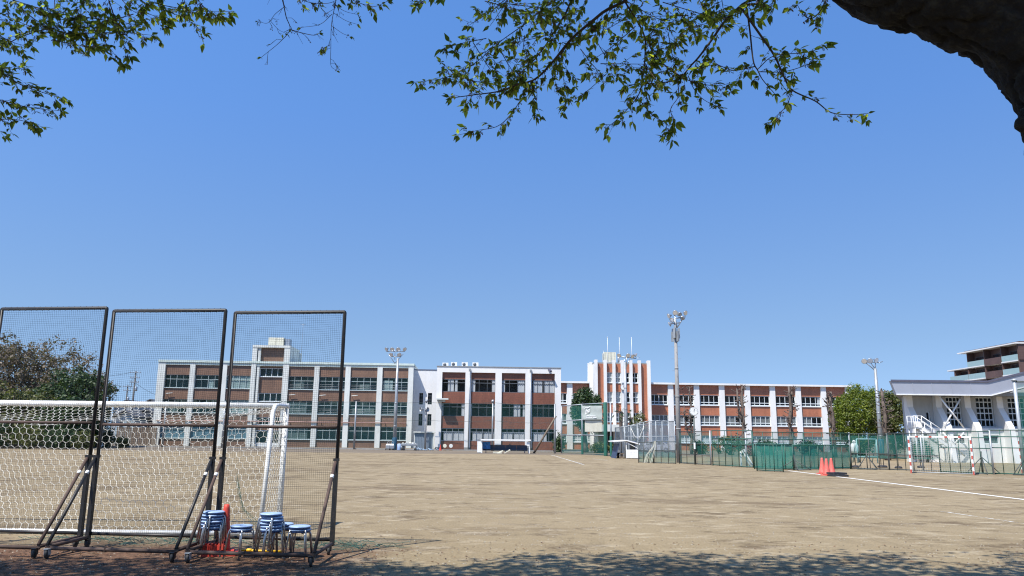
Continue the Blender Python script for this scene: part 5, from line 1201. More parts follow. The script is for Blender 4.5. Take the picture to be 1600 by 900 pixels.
for k, (x, y, z) in enumerate(((1311, 744.5, 0), (1309, 744, .09))):
    g0 = G(x, y); t = thing('rubber_weight', ['lower black rubber weight slab lying beside the faded cones', 'upper black rubber weight slab on top of the other'][k], 'weight', (g0.x, g0.y+.1, z), .1+k*.15, 'black rubber weights')
    m = MB(); m.prism([(-.36, -.3, 0), (.36, -.3, 0), (.4, -.25, 0), (.4, .25, 0), (.36, .3, 0), (-.36, .3, 0), (-.4, .25, 0), (-.4, -.25, 0)], (0, 0, .085)); m.build('slab', M['rubber'], t); m = MB(); m.lathe([(.13, .0), (.13, .012), (.10, .012)], (0, 0, .086), 16); m.build('socket', M['black'], t)
# odds and ends along the foot of the school
crt = thing('equipment_cart', 'grey trolley loaded with pale bundles between the padded pole and the shed', 'cart', P(639, 705, 95)); crt.location.z = 0
m = MB(); m.box(-.95, .95, -.4, .4, .55, .62); m.box(-.95, .95, -.42, -.4, .62, .85); m.box(-.95, .95, .4, .42, .62, .85); m.build('tray', M['steel'], crt)
m = MB()
for x in (-.85, .85):
    for y in (-.35, .35): m.tube((x, y, .15), (x, y, .55), .03, n=6)
m.build('leg', M['lamp_grey'], crt)
for x in (-.8, .8): m = MB(); m.lathe([(.06, -.04), (.17, -.04), (.17, .04), (.06, .04)], (x, -.35, .17), 12, (0, 1, 0)); m.build('wheel', M['wheel'], crt)
rg = random.Random(9)
for k in range(6):
    m = MB(); s = rg.uniform(.13, .2); m.lathe([(s*.5, -s*.8), (s, -s*.3), (s*1.05, s*.3), (s*.5, s*.9)], (0, 0, s*.8), 10, (rg.uniform(-.4, .4), .2, 1)); ob = m.build('bundle', [M['cream'], M['paint'], M['white_dull']][k % 3])
    ob.location = (crt.location.x-.75+k*.3, 95, .64); tag(ob, ['leftmost pale bundle on the trolley', 'second pale bundle on the trolley', 'third pale bundle on the trolley', 'fourth pale bundle on the trolley', 'fifth pale bundle on the trolley', 'rightmost pale bundle on the trolley'][k], 'bundle', 'bundles on the trolley')
for k, (px, mt, lab) in enumerate(((606, 'steel', 'grey line marking cart left of the padded pole'), (612, 'lamp_grey', 'dark line marking cart at the foot of the padded pole'), (624, 'seat_blue', 'light blue drum right of the padded pole'), (629, 'steel', 'grey bin beside the blue drum'))):
    c = P(px, 705, 95.5); t = thing('marking_cart' if k < 2 else 'drum', lab, 'cart' if k < 2 else 'drum', (c.x, 95.5, 0))
    if k < 2:
        m = MB(); m.box(-.25, .25, -.2, .2, .2, .6); m.prism([(-.25, -.2, .6), (.25, -.2, .6), (.15, -.1, .75), (-.15, -.1, .75)], (0, .2, 0)); m.build('hopper', M[mt], t); m = MB(); m.lathe([(.04, -.3), (.13, -.3), (.13, -.24), (.05, -.2), (.05, .2), (.13, .24), (.13, .3), (.04, .3)], (0, 0, .13), 12, (1, 0, 0)); m.build('wheel', M['wheel'], t); m = MB(); m.tube((-.15, .1, .6), (-.15, .5, 1.0), .02, n=5); m.tube((.15, .1, .6), (.15, .5, 1.0), .02, n=5); m.tube((-.15, .5, 1.0), (.15, .5, 1.0), .02, n=5); m.build('handle', M['steel'], t)
    else:
        m = MB(); m.lathe([(.26, 0), (.28, .05), (.27, .3), (.28, .35), (.27, .4), (.28, .72), (.25, .75)], (0, 0, 0), 16); m.build('body', M[mt], t); m = MB(); m.lathe([(.27, .76), (.27, .8), (.1, .83)], (0, 0, 0), 16); m.build('lid', M['lamp_grey'], t)
m = MB(); c = P(667, 706, 96); rg = random.Random(12)
for k in range(14):
    x, y = rg.uniform(-1.3, 1.3), rg.uniform(-.4, .4); m.path([(c.x+x, 96+y, .05), (c.x+x+rg.uniform(-.5, .5), 96+y+rg.uniform(-.2, .2), rg.uniform(.08, .3)), (c.x+x+rg.uniform(-.6, .6), 96+y, .05)], .06, 5)
tag(m.build('hose_pile', mat('pale_blue_hose', (.3, .4, .5), .6, var=.3)), 'tangle of pale blue hoses on the ground before the shed', 'hose')
c = P(688, 705, 98.0); t = thing('traffic_cone', 'small red cone at the left foot of the middle block', 'traffic cone', (c.x, 98, 0)); cone_parts(t, M['cone_red'], .7, .17, .36)
for k, (px, y, lab) in enumerate(((695.5, 697, 'round pale stand sign with a pinkish disc right of the small red cone'), (705, 698, 'second round pale stand sign right of the small red cone'))):
    c = P(px, y, 98.6); t = thing('stand_sign', lab, 'sign', (c.x, 98.2, 0), 0, 'round stand signs'); m = MB(); m.lathe([(.22, 0), (.24, .02), (.22, .04)], (0, 0, .55), 18, (0, -1, 0)); m.build('disc', M['cream'] if k == 0 else M['white_dull'], t); m = MB(); m.tube((0, .02, 0), (0, .02, .4), .025, n=6); m.lathe([(.2, 0), (.2, .05), (.04, .08)], (0, .02, 0), 12); m.build('base', M['timber'], t)
# parked car glimpsed through the cage
c = P(1022, 706, 100); car = thing('parked_car', 'pale parked car glimpsed through the batting cage net', 'car', (c.x, 100, 0), R(8))
m = MB(); pr = [(-2.0, .35), (-2.05, .7), (-1.9, .9), (-1.15, .98), (-.55, 1.42), (.75, 1.46), (1.45, 1.05), (1.95, .95), (2.05, .6), (2.0, .3)]
m.prism([(x, -.8, z) for x, z in pr], (0, 1.6, 0)); m.build('body', M['car_paint'], car)
m = MB(); m.prism([(x, -.81, z) for x, z in ((-1.0, 1.0), (-.5, 1.36), (.1, 1.39), (.1, 1.0))], (0, .02, 0)); m.prism([(x, -.81, z) for x, z in ((.2, 1.0), (.2, 1.39), (.7, 1.39), (1.2, 1.03))], (0, .02, 0)); m.build('window', M['black'], car)
for x in (-1.25, 1.3): m = MB(); m.lathe([(.1, -.1), (.31, -.1), (.33, 0), (.31, .1), (.1, .1)], (x, -.76, .32), 16, (0, -1, 0)); wl = m.build('wheel', M['wheel'], car); m = MB(); m.lathe([(.19, 0), (.17, .02), (.05, .03)], (x, -.86, .32), 14, (0, -1, 0)); m.build('rim', M['steel'], wl)
# ---------------------------------------------------------------- black rolling net screens in the foreground
def screen(label, L, Rr, zt, zm, seed, cell=.0315):
    a, b = Vector((L[0], L[1], 0)), Vector((Rr[0], Rr[1], 0)); W = (b-a).length; rz = math.atan2(b.y-a.y, b.x-a.x); rng = random.Random(seed)
    t = thing('net_screen', label, 'net screen', a, rz, 'black rolling net screens'); F = 1.06; dx = -F*math.tan(rz); zs = 1.33; r = .027
    m = MB()
    m.path([(0, 0, .12), (0, 0, zt-.012), (.004, 0, zt-.004), (.012, 0, zt), (W-.012, 0, zt), (W-.004, 0, zt-.004), (W, 0, zt-.012), (W, 0, .12)], r, 9); m.build('frame', M['black_pipe'], t)
    m = MB(); m.tube((r, .0, zm), (W-r, .0, zm), .022, n=8); m.build('middle_bar', M['rust_pipe'], t)
    m = MB(); m.tube((r, .0, .2), (W-r, .0, .2), .024, n=8); m.build('bottom_bar', M['black_pipe'], t)
    for x in (0, W):
        s = -1 if x else 1
        m = MB(); m.cbox((x, -.035, .12+(zs-.12)/2), (.055, .05, zs-.12)); m.cbox((x, -.03, zs), (.062, .10, .04)); m.build('post_sleeve', M['black_pipe'], t)
        m = MB(); m.tube((x, -.07, zs-.03), (x+dx, -F, .17), .024, n=8); br_ = m.build('brace', M['rust_pipe' if seed % 2 else 'black_pipe'], t)
        c0, c1 = Vector((x, -.07, zs-.03)), Vector((x+dx, -F, .17)); m = MB(); m.tube(c0.lerp(c1, .16), c0.lerp(c1, .195), .0265, n=10); m.build('tape', M['tape'], br_)
        m = MB(); m.tube((x, -.05, .15), (x+dx, -F, .15), .028, n=8); m.build('base_arm', M['rust_pipe'], t)
        for y in (-.05, -F):
            xw = x+(dx if y < -.5 else 0)
            w = MB(); w.lathe([(.02, -.018), (.058, -.018), (.062, 0), (.058, .018), (.02, .018)], (xw+s*.03, y-.02, .062), 14, (1, .25, 0)); wl = w.build('wheel', M['wheel'], t)
            k = MB(); k.box(xw+s*.03-.035, xw+s*.03+.035, y-.06, y+.03, .122, .132); k.box(xw+s*.03-.033, xw+s*.03-.027, y-.045, y+.01, .05, .122); k.box(xw+s*.03+.027, xw+s*.03+.033, y-.045, y+.01, .05, .122); k.tube((xw+s*.03-.04, y-.02, .062), (xw+s*.03+.04, y-.02, .062), .008, n=6); k.build('fork', M['steel' if y < -.5 and x == 0 else 'black_pipe'], wl)
    m = MB(); m.tube((dx, -F+.03, .13), (W+dx, -F+.03, .13), .026, n=8); m.cbox((W*.45+dx, -F+.03, .13), (.012, .06, .06)); m.build('front_bar', M['rust_pipe'], t)
    # the net: knotted square mesh laced to the frame
    n = MB(); off = Vector((seed*7.3, 0, 0)); z0 = .2; H = zt-r-z0; nv, nh = int((W-2*r)/cell), int(H/cell)
    def pt(u, v):
        p = Vector((r+(W-2*r)*u, 0, z0+H*v)); e = min(u, 1-u, v, 1-v); k = min(1, e*8)
        d = mnoise.noise_vector(Vector((p.x*1.3, p.z*1.3, 0))+off)*.020+mnoise.noise_vector(Vector((p.x*6, p.z*6, 3))+off)*.006
        return p+Vector((d.x, d.y*1.5+.02*k, d.z-.035*math.sin(math.pi*u)*(.4+v)*k))
    for i in range(nv+1): n.path([pt(i/nv, j/24) for j in range(25)], .0014, 3, False)
    for j in range(nh+1): n.path([pt(i/12, j/nh) for i in range(13)], .0014, 3, False)
    for i in range(0, int(W/.1)): n.path([(i*.1+.03, -r-.004, zt-.03), (i*.1+.06, 0, zt+r+.004), (i*.1+.09, r+.004, zt-.03)], .004, 4)
    n.build('net', M['net_black'], t, fix=False)
    return t
zt_ = P(163, 481, 12.02).z; zm_ = P(250, 664, 11.9).z
screen('leftmost black net screen, cut by the left edge', (-8.22, 12.24), (-6.42, 12.03), zt_, P(80, 660, 12.1).z, 1)
screen('middle black net screen between its two neighbours', (-6.29, 12.01), (-4.45, 11.81), P(258, 485, 11.9).z, zm_, 2)
screen('rightmost black net screen, standing behind the blue stools', (-4.29, 11.79), (-2.55, 11.6), P(450, 488, 11.7).z, P(450, 667, 11.7).z, 3)
# ---------------------------------------------------------------- white football goal seen from behind
GX1, GX0, GY, = -4.24, -11.55, 14.7
GH = P(455, 634.5, GY).z; GB = 13.48
goal = thing('football_goal', 'white football goal with hexagonal white net, seen from behind through the screens', 'goal', ((GX0+GX1)/2, GY, 0)); ox = (GX0+GX1)/2; hw_ = (GX1-GX0)/2
D = GB-GY
for s in (-1, 1):
    m = MB(); m.tube((s*hw_, 0, 0), (s*hw_, 0, GH-.001), .05, n=12); m.build('post', M['paint'], goal)
    m = MB(); m.path([(s*hw_, -.05, GH-.01), (s*hw_, -.55, GH-.01), (s*hw_, -.72, GH-.03), (s*hw_, -.82, GH-.14), (s*(hw_+.02), -1.0, 1.2), (s*(hw_+.04), D, .06)], .04, 10); m.build('back_stay', M['paint'], goal)
    m = MB(); m.tube((s*(hw_+.04), D, .045), (s*hw_, -.04, .045), .038, n=8); m.build('ground_bar', M['paint'], goal)
m = MB(); m.tube((-hw_-.05, 0, GH), (hw_+.05, 0, GH), .055, n=12); m.build('crossbar', M['paint'], goal)
m = MB(); m.tube((-hw_-.04, D, .045), (hw_+.04, D, .045), .04, n=8); m.build('ground_bar', M['paint'], goal)
nt_ = MB(); a_ = .071; wx = a_*math.sqrt(3); rg = random.Random(21)
def hexnet(f, U, V, r=.004):
    nv_, nu_ = int(V/(1.5*a_)), int(U/wx)
    seen = set()
    def node(cx, cy): return (round(cx, 4), round(cy, 4))
    for j in range(nv_+1):
        for i in range(nu_+1):
            cx, cy = (i+.5*(j % 2))*wx, j*1.5*a_
            vs = [node(cx+a_*math.sin(k*math.pi/3), cy+a_*math.cos(k*math.pi/3)) for k in range(6)]
            for k in range(6):
                e = (vs[k], vs[(k+1) % 6]); e = e if e[0] <= e[1] else (e[1], e[0])
                if e in seen: continue
                seen.add(e)
                if all(-.02 <= q[0] <= U+.02 and -.02 <= q[1] <= V+.02 for q in e): nt_.path([f(*e[0]), f(*e[1])], r, 3, False)
def back(u, v):
    u = min(max(u, 0), 2*hw_); x = -hw_+u; e = min(u, 2*hw_-u); sag = min(1, e/1.1)*(.85+.15*math.sin(u*2.6))
    zb = GH-.06-.36*sag; yb = -.82-.2*sag*0+.05*math.sin(u*1.7)
    L1 = math.hypot(yb, GH-.03-zb); L2 = math.hypot(D-yb, zb-.06)
    if v < L1: t = v/L1; p = Vector((x, yb*t, GH-.03-(GH-.03-zb)*t-.06*math.sin(math.pi*t)))
    else: t = min(1, (v-L1)/L2); p = Vector((x, yb+(D-yb)*t+.10*math.sin(math.pi*t)*(.5+.5*math.sin(u*3.1)), zb-(zb-.06)*t))
    d = mnoise.noise_vector(Vector((u*1.7, v*1.7, 5)))*.045+mnoise.noise_vector(Vector((u*7, v*7, 9)))*.012
    return p+d*min(1, e*4+.1)*min(1, v*6)
hexnet(back, 2*hw_, .82+GH-.1)
for s in (-1, 1):
    def side(u, v, s=s):
        t = min(1, max(0, v/(GH-.1))); yb = -.82+(D+.82)*t; k = min(1, max(0, u/1.25)); d = mnoise.noise_vector(Vector((u*2, v*2, 15+s)))*.05
        return Vector((s*(hw_+.03*t)+d.x*math.sin(math.pi*k), yb*k, (GH-.03)-(GH-.1)*t+d.z*.4*math.sin(math.pi*t)))
    hexnet(side, 1.25, GH-.1)
nt_.build('net', M['cord_white'], goal, fix=False)
# green netting left lying along the foot of the screens
m = MB(); rg = random.Random(31)
for k in range(120):
    t = rg.random(); c = Vector((-7.2+5.2*t, 12.75-.55*t+rg.uniform(-.28, .28), .015)); pts = [c]
    d = Vector((rg.uniform(-1, 1), rg.uniform(-.4, .4), 0)).normalized()
    for j in range(5): d = (d+Vector((rg.uniform(-.8, .8), rg.uniform(-.6, .6), 0))).normalized(); c = c+d*rg.uniform(.05, .16); pts.append(Vector((c.x, c.y, rg.uniform(.01, .09))))
    m.path(pts, .0035, 3, False)
tag(m.build('fallen_netting', M['green_cord'], fix=False), 'tangled green netting lying on the ground along the foot of the screens', 'netting', kind='stuff')
m = MB()
for k in range(9):
    q = [P(371+rg.uniform(-3, 3), 742+rg.uniform(-6, 8), 12.6), P(373+rg.uniform(-4, 4), 770, 12.6), P(380+rg.uniform(-5, 4), 795, 12.6), P(398+rg.uniform(-9, 9), 815+rg.uniform(-5, 5), 12.6), P(412+rg.uniform(-14, 14), 824+rg.uniform(-6, 6), 12.6)]
    m.path(q, .0018, 3, False)
tag(m.build('hanging_net', M['green_cord'], fix=False), 'gathered strand of green net hanging slack behind the rightmost screen', 'netting')
a, b = G(363, 862.5), G(441, 864); m = MB(); m.tube(a+Vector((0, 0, .03)), b+Vector((0, 0, .02)), .016, n=8); m.lathe([(.022, -.04), (.024, 0), (.022, .04)], a.lerp(b, .33)+Vector((0, 0, .03)), 8, b-a)
tag(m.build('pole', M['yellow']), 'yellow plastic pole lying on the ground behind the stools', 'pole')
# ---------------------------------------------------------------- stools
st0 = thing('stool', 'x', 'stool', (0, 0, 0)); SH = .388
m = MB(); m.lathe([(.10, SH-.014), (.147, SH-.012), (.152, SH-.006), (.151, SH+.002), (.138, SH+.010), (.08, SH+.014), (.01, SH+.015)], (0, 0, 0), 32); m.build('seat', M['seat_blue'], st0)
m = MB(); m.lathe([(.09, SH-.036), (.139, SH-.036), (.145, SH-.014), (.10, SH-.0135)], (0, 0, 0), 32); m.build('seat_base', M['seat_edge'], st0)
for k in range(4):
    a = R(45+90*k+8); d = Vector((math.cos(a), math.sin(a), 0)); m = MB()
    m.path([d*.05+Vector((0, 0, SH-.045)), d*.13+Vector((0, 0, SH-.045)), d*.153+Vector((0, 0, SH-.055)), d*.163+Vector((0, 0, SH-.08)), d*.205+Vector((0, 0, .012))], .0105, 8); lg = m.build('leg', M['chrome'], st0)
    m = MB(); m.lathe([(.013, 0), (.014, .004), (.013, .025)], d*.206, 8); m.build('foot_cap', M['rubber'], lg)
spots = [('the tall stack left of the red cone', G(327.5, 868), 6, .07), ('the short stack between the cone and the taller stack', G(374.5, 872), 2, .9), ('the tall stack right of the cone', G(420, 872), 6, .4), ('the short stack half hidden behind the right tall stack', G(438, 867.5), 2, .2), ('the short stack at the right, nearest the screen foot', G(466, 872.5), 2, 1.3)]
ordn = ['lowest stool', 'second stool from the bottom', 'third stool from the bottom', 'fourth stool from the bottom', 'fifth stool from the bottom', 'topmost blue stool']
rg = random.Random(17); first = True
for name_, loc, n, rz in spots:
    for k in range(n):
        if n == 2: lab = ('lower blue stool of ' if k == 0 else 'upper blue stool of ')+name_
        else: lab = ordn[k]+' in '+name_
        l2 = Vector((loc.x+rg.uniform(-.011, .011), loc.y+rg.uniform(-.011, .011), k*.0415)); a = rz+k*.12+rg.uniform(-.05, .05)
        if first: st0.location = l2; st0.rotation_euler = (0, 0, a); st0['label'] = lab; st0['group'] = 'stacked blue stools'; first = False
        else: dup(st0, l2, a, lab, 'stacked blue stools')
# red cone and red base block among the stools
c = G(348.5, 866.5); t = thing('traffic_cone', 'tall slim bright red cone standing between the stool stacks', 'traffic cone', c, .3)
m = MB(); m.lathe([(.105, .05), (.09, .10), (.066, .37), (.043, .64), (.036, .685), (.02, .692)], (0, 0, 0), 24); m.lathe([(.13, .045), (.135, .06), (.112, .075)], (0, 0, 0), 24); m.build('body', M['cone_red'], t)
m = MB(); m.prism([(-.2, -.17, 0), (-.17, -.2, 0), (.17, -.2, 0), (.2, -.17, 0), (.2, .17, 0), (.17, .2, 0), (-.17, .2, 0), (-.2, .17, 0)], (0, 0, .045))
for k in range(4): m.box(-.15+k*.085, -.11+k*.085, -.19, .19, .045, .075)
m.build('base', M['cone_red'], t)
c = G(332, 868); t = thing('cone_base', 'ribbed bright red plastic weight base on the ground under the left stool stack', 'cone base', c, .15)
m = MB(); m.box(-.13, .19, -.12, .12, 0, .07); m.box(-.11, .17, -.10, .10, .07, .085); m.build('lower_block', M['cone_red'], t); m = MB(); m.box(-.12, .18, -.11, .11, .085, .15)
for k in range(6): m.box(-.115+k*.05, -.09+k*.05, -.125, .125, .09, .17)
m.build('upper_block', M['cone_red'], t)

# ---------------------------------------------------------------- litter on the ground near the trees
g = random.Random(77); m = MB()
for k in range(5200):
    y = 9.2+abs(g.gauss(0, 2.6)); x = g.uniform(-.75, .75)*y*1.0
    if x > -1.5 and g.random() < .55: continue
    if y > 13.5 and g.random() < .7: continue
    s_ = g.uniform(.008, .03); a = g.uniform(0, 6.28); c, sn = math.cos(a)*s_, math.sin(a)*s_; z = .006
    m.add([(x-c, y-sn, z), (x+sn*.5, y-c*.5, z+g.uniform(0, .012)), (x+c, y+sn, z+g.uniform(0, .01)), (x-sn*.5, y+c*.5, z+g.uniform(0, .012))], [(0, 1, 2, 3)])
tag(m.build('fallen_leaves', leaf_mat('dry_fallen_leaf', (.05, .025, .015), (.13, .06, .03), (.24, .14, .07), .1), fix=False), 'dry brown leaves and petals scattered over the dirt near the trees', 'fallen leaves', kind='stuff')
m = MB()
for k in range(2600):
    y = 9.3+abs(g.gauss(0, 7)); x = g.uniform(-.75, .75)*y; s_ = g.uniform(.006, .02); a = g.uniform(0, 6.28)
    q = [Vector((x+math.cos(a+j*1.57)*s_*g.uniform(.7, 1.2), y+math.sin(a+j*1.57)*s_*g.uniform(.7, 1.2), 0)) for j in range(4)]
    m.add(q+[Vector((x, y, s_*g.uniform(.5, 1)))], [(0, 1, 4), (1, 2, 4), (2, 3, 4), (3, 0, 4)])
tag(m.build('gravel', mat('pale_gravel', (.26, .23, .18), .9, var=.4, scale=30), fix=False), 'small stones strewn over the sports ground', 'gravel', kind='stuff')
# ---------------------------------------------------------------- cherry trees overhead
class Spray:
    """collects twigs and single leaves of one tree"""
    def __init__(s, seed): s.tw = MB(); s.lf = MB(); s.sk = MB(); s.g = random.Random(seed)
    def leaf(s, p, d, L, roll=0.0):
        g = s.g; d = Vector(d).normalized(); up = Vector((g.uniform(-.7, .7), g.uniform(-.7, .7), 1)).normalized()
        x = d.cross(up)
        if x.length < .05: x = d.orthogonal()
        x.normalize(); nrm = x.cross(d).normalized(); w = L*g.uniform(.22, .29); f = g.uniform(.05, .3); cv = g.uniform(.05, .25)
        q = lambda t, sx, dz=0: p+d*L*t+x*w*sx+nrm*(abs(sx)*w*f-L*cv*t*t)
        st = L*.16; s.lf.add([p, q(.16, 0), q(.36, -.8), q(.55, -1), q(.82, -.6), q(1.16, 0), q(.82, .6), q(.55, 1), q(.36, .8)], [(1, 5, 4, 3, 2), (1, 8, 7, 6, 5)])
        s.tw.path([p, q(.17, 0)], .0009, 3, False)
    def tuft(s, p, d, n, L):
        g = s.g; L *= 1.14
        for k in range(n):
            a = Vector(d).normalized()*.8+Vector((g.uniform(-1, 1), g.uniform(-1, 1), g.uniform(-1.05, .55)))
            s.leaf(p, a, L*(g.uniform(.3, .75) if g.random() < .5 else g.uniform(.75, 1.25)))
    def stalks(s, p, n):
        g = s.g
        for k in range(n):
            d = Vector((g.uniform(-.6, .6), g.uniform(-.6, .6), -g.uniform(.3, 1))).normalized()*g.uniform(.02, .045)
            s.sk.path([p, p+d], .0013, 3, False); c = p+d; r = g.uniform(.003, .006)
            s.sk.add([c+Vector((r, 0, 0)), c+Vector((-r, 0, 0)), c+Vector((0, r, 0)), c+Vector((0, -r, 0)), c+Vector((0, 0, r*1.6)), c+Vector((0, 0, -r*1.6))], [(0, 2, 4), (2, 1, 4), (1, 3, 4), (3, 0, 4), (2, 0, 5), (1, 2, 5), (3, 1, 5), (0, 3, 5)])
    def branch(s, pts, r0, r1, dens=1.0, L=.075, tl=.28, t0=0.0, bare=False, fill=1):
        """a bough through PTS with side twigs, each twig ending in a tuft of leaves"""
        g = s.g
        pts = [Vector(p) for p in pts]; sm = []
        for i in range(len(pts)-1):           # smooth it
            a, b = pts[i], pts[i+1]; pa = pts[i-1] if i else a*2-b; pb = pts[i+2] if i+2 < len(pts) else b*2-a
            for k in range(5):
                t = k/5; sm.append(.5*((2*a)+(b-pa)*t+(2*pa-5*a+4*b-pb)*t*t+(3*a-pa-3*b+pb)*t**3))
        sm.append(pts[-1]); n = len(sm)
        s.tw.path(sm, [r0+(r1-r0)*i/(n-1) for i in range(n)], 6 if r0 > .006 else 4)
        Ls = [0]
        for i in range(1, n): Ls.append(Ls[-1]+(sm[i]-sm[i-1]).length)
        tot = Ls[-1]; x = tot*t0+.03
        step = .069/max(dens, .05)
        while x < tot:
            i = next(k for k in range(1, n) if Ls[k] >= x-1e-9); f = (x-Ls[i-1])/max(1e-6, Ls[i]-Ls[i-1]); p = sm[i-1].lerp(sm[i], f); d = (sm[i]-sm[i-1]).normalized()
            side = d.cross(Vector((0, 0, 1))); side = side.normalized() if side.length > .1 else Vector((1, 0, 0)); sg = g.choice((-1, 1))
            td = (d*g.uniform(.3, 1.0)+side*sg*g.uniform(.2, 1.0)+Vector((0, 0, g.uniform(-.7, .45)))).normalized()
            ln = tl*g.uniform(.35, 1.15)*(1-.55*x/tot)
            q1 = p+td*ln*.5+Vector((0, 0, g.uniform(-.02, .03))); q2 = p+td*ln+Vector((g.uniform(-.03, .03), g.uniform(-.03, .03), g.uniform(-.05, .02)))
            s.tw.path([p, q1, q2], [max(.0022, r1*.9), .0022, .0014], 3)
            if not bare:
                s.tuft(q2, td, g.randint(3, 6), L)
                for c in (q1, p.lerp(q1, .5), q1.lerp(q2, .5)):
                    if g.random() < .75: s.tuft(c, td+side*sg*.5, g.randint(1, 2), L*.85)
                if g.random() < .85: s.stalks(q1, g.randint(4, 9))
                if g.random() < .6: s.stalks(q2, g.randint(2, 6))
            else:
                q3 = q2+(td+Vector((g.uniform(-.8, .8), 0, g.uniform(-.8, .6)))).normalized()*ln*.5; s.tw.path([q1, q3], [.002, .0012], 3)
                if g.random() < .3: s.tuft(q2, td, g.randint(2, 4), L*.5)
                if g.random() < .5: s.stalks(q2, 3)
            x += step*g.uniform(.6, 1.5)
        if not bare: s.tuft(sm[-1], sm[-1]-sm[-3], 6, L)
        else: s.tuft(sm[-1], sm[-1]-sm[-3], 4, L*.55)
def px(pts, Y0, Y1=None):        # surveyed bough: picture points, distance running from Y0 to Y1
    Y1 = Y0 if Y1 is None else Y1; n = len(pts)
    return [P(x, y, Y0+(Y1-Y0)*i/max(1, n-1)) for i, (x, y) in enumerate(pts)]
def canopy(box, n, L, seed, zf=None):
    """the tree's own leaves overhead, above the picture: many single leaves on a lumpy layer"""
    g = random.Random(seed); m = MB(); x0, x1, y0, y1, z0, z1 = box; off = Vector((seed, 0, 0)); k = 0
    while k < n:
        p = Vector((g.uniform(x0, x1), g.uniform(y0, y1), 0)); f = mnoise.noise(Vector((p.x*.55, p.y*.55, 0))+off)+.5*mnoise.noise(Vector((p.x*1.6, p.y*1.6, 4))+off)
        edge = min(1, max(0, (y1-.14*max(0, p.x+.5)-p.y)/.8))
        if f < g.uniform(-.95, -.4)+1.0*(1-edge): continue
        p.z = g.uniform(z0, z1)
        if p.y > .5 and p.z < CAM_H+.62*p.y+.45: continue
        d = Vector((g.uniform(-1, 1), g.uniform(-1, 1), g.uniform(-.7, .3))).normalized(); x = d.cross(Vector((0, 0, 1))).normalized(); s = L*g.uniform(.7, 1.3)
        m.add([p, p+d*s*.5+x*s*.3, p+d*s, p+d*s*.5-x*s*.3], [(0, 1, 2, 3)]); k += 1
    return m
def bark_tube(m, pts, rad, n):
    """old bark: broad swellings, plates broken by cracks, fine flakes"""
    o = len(m.v); m.path(pts, rad, n)
    for i in range(len(pts)):
        for k in range(n):
            j = o+i*n+k; w = Vector(m.v[j]); d = (w-pts[i]); r = d.length; d.normalize()
            v1 = mnoise.noise(w*3.2); v2 = mnoise.noise(Vector((w.x*9, w.y*9, w.z*5))); v3 = mnoise.noise(w*24); v4 = mnoise.noise(w*55); ck = abs(mnoise.noise(Vector((w.x*7+3, w.y*7, w.z*4))))
            m.v[j] = tuple(w+d*(.022*v1+.016*v2+.010*v3+.005*v4-.028*max(0, .16-ck)/.16))
# right-hand tree: leaning trunk with the big bough across the top right corner
S = Spray(5); Yt = 3.7
ct = thing('cherry_tree', 'old dark cherry tree whose mossy trunk and leafy boughs overhang the top right', 'tree', (0, 0, 0), 0, 'cherry trees overhead')
c0 = [P(x, y, Yt+dy) for x, y, dy in ((1205, -165, .2), (1310, -98, .15), (1400, -42, .1), (1490, -14, .05), (1580, 10, 0), (1650, 70, 0), (1695, 150, 0), (1712, 225, 0), (1735, 330, 0), (1760, 480, 0))]
gx = c0[-1]; c0 += [Vector((gx.x+.08, gx.y+.05, 1.2)), Vector((gx.x+.12, gx.y+.05, .45)), Vector((gx.x+.14, gx.y+.05, -.15))]
sm = []
for i in range(len(c0)-1):
    for k in range(20): sm.append(c0[i].lerp(c0[i+1], k/20))
sm.append(c0[-1])
for _ in range(20): sm = [sm[0]]+[(sm[i-1]+sm[i]*2+sm[i+1])/4 for i in range(1, len(sm)-1)]+[sm[-1]]
nr = len(sm); rad = []
for i in range(nr):
    t = i/(nr-1); rad.append(.27+.06*t+(.22*max(0, (t-.86)/.14)**1.5))
m = MB(); bark_tube(m, sm, rad, 110)
# knobs of old prunings on the underside of the trunk
for (x, y, r) in ((1600, 194, .045), (1606, 180, .045)):
    c = P(x, y, Yt-.02); vs = []
    m.lathe([(r*.25, -r), (r*.75, -r*.7), (r, 0), (r*.8, r*.6), (r*.3, r*.95)], c, 14, (-.5, -.5, .3))
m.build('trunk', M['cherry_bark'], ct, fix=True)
m = MB(); top = sm[0]
lim = [([top, (1.2, 4.6, 5.6), (.75, 5.8, 6.35), (.6, 6.6, 6.75), (.85, 7.2, 6.9)], .2, .05), ([top, (.9, 4.0, 5.6), (-.6, 4.4, 6.3), (-2.2, 5.0, 6.9), (-3.6, 5.2, 7.4)], .2, .05),
       ([(1.2, 4.6, 5.6), (1.9, 5.6, 6.3), (2.6, 6.6, 6.95), (3.2, 7.2, 7.3)], .11, .04), ([top, (1.4, 2.2, 5.6), (1.0, .5, 6.5), (.2, -1.5, 7.3)], .2, .06), ([sm[50], (3.6, 4.0, 4.9), (4.6, 4.6, 6.2), (5.8, 5.4, 7.3), (7, 5.8, 8.0)], .2, .06), ([sm[50], (3.5, 2.8, 5.2), (4.4, 1.6, 6.6), (5.2, .4, 7.6)], .18, .05)]
for pts, r0, r1 in lim:
    pts = [Vector(p) for p in pts]; m.path(pts, [r0+(r1-r0)*i/(len(pts)-1) for i in range(len(pts))], 10, rough=.08, rs=5)
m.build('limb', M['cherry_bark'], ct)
B = S.branch
J = Vector((.62, 6.6, 6.75)); J2 = Vector((1.9, 6.9, 6.55))
B([J]+px([(895, -10), (865, 51), (836, 92), (804, 123)], 7.3, 7.6), .012, .004, 1.1)
B([J]+px([(985, -20), (941, 20), (895, 59), (865, 95), (837, 123), (806, 133), (778, 143), (742, 148), (706, 153)], 7.0, 7.7), .018, .004, 1.15)
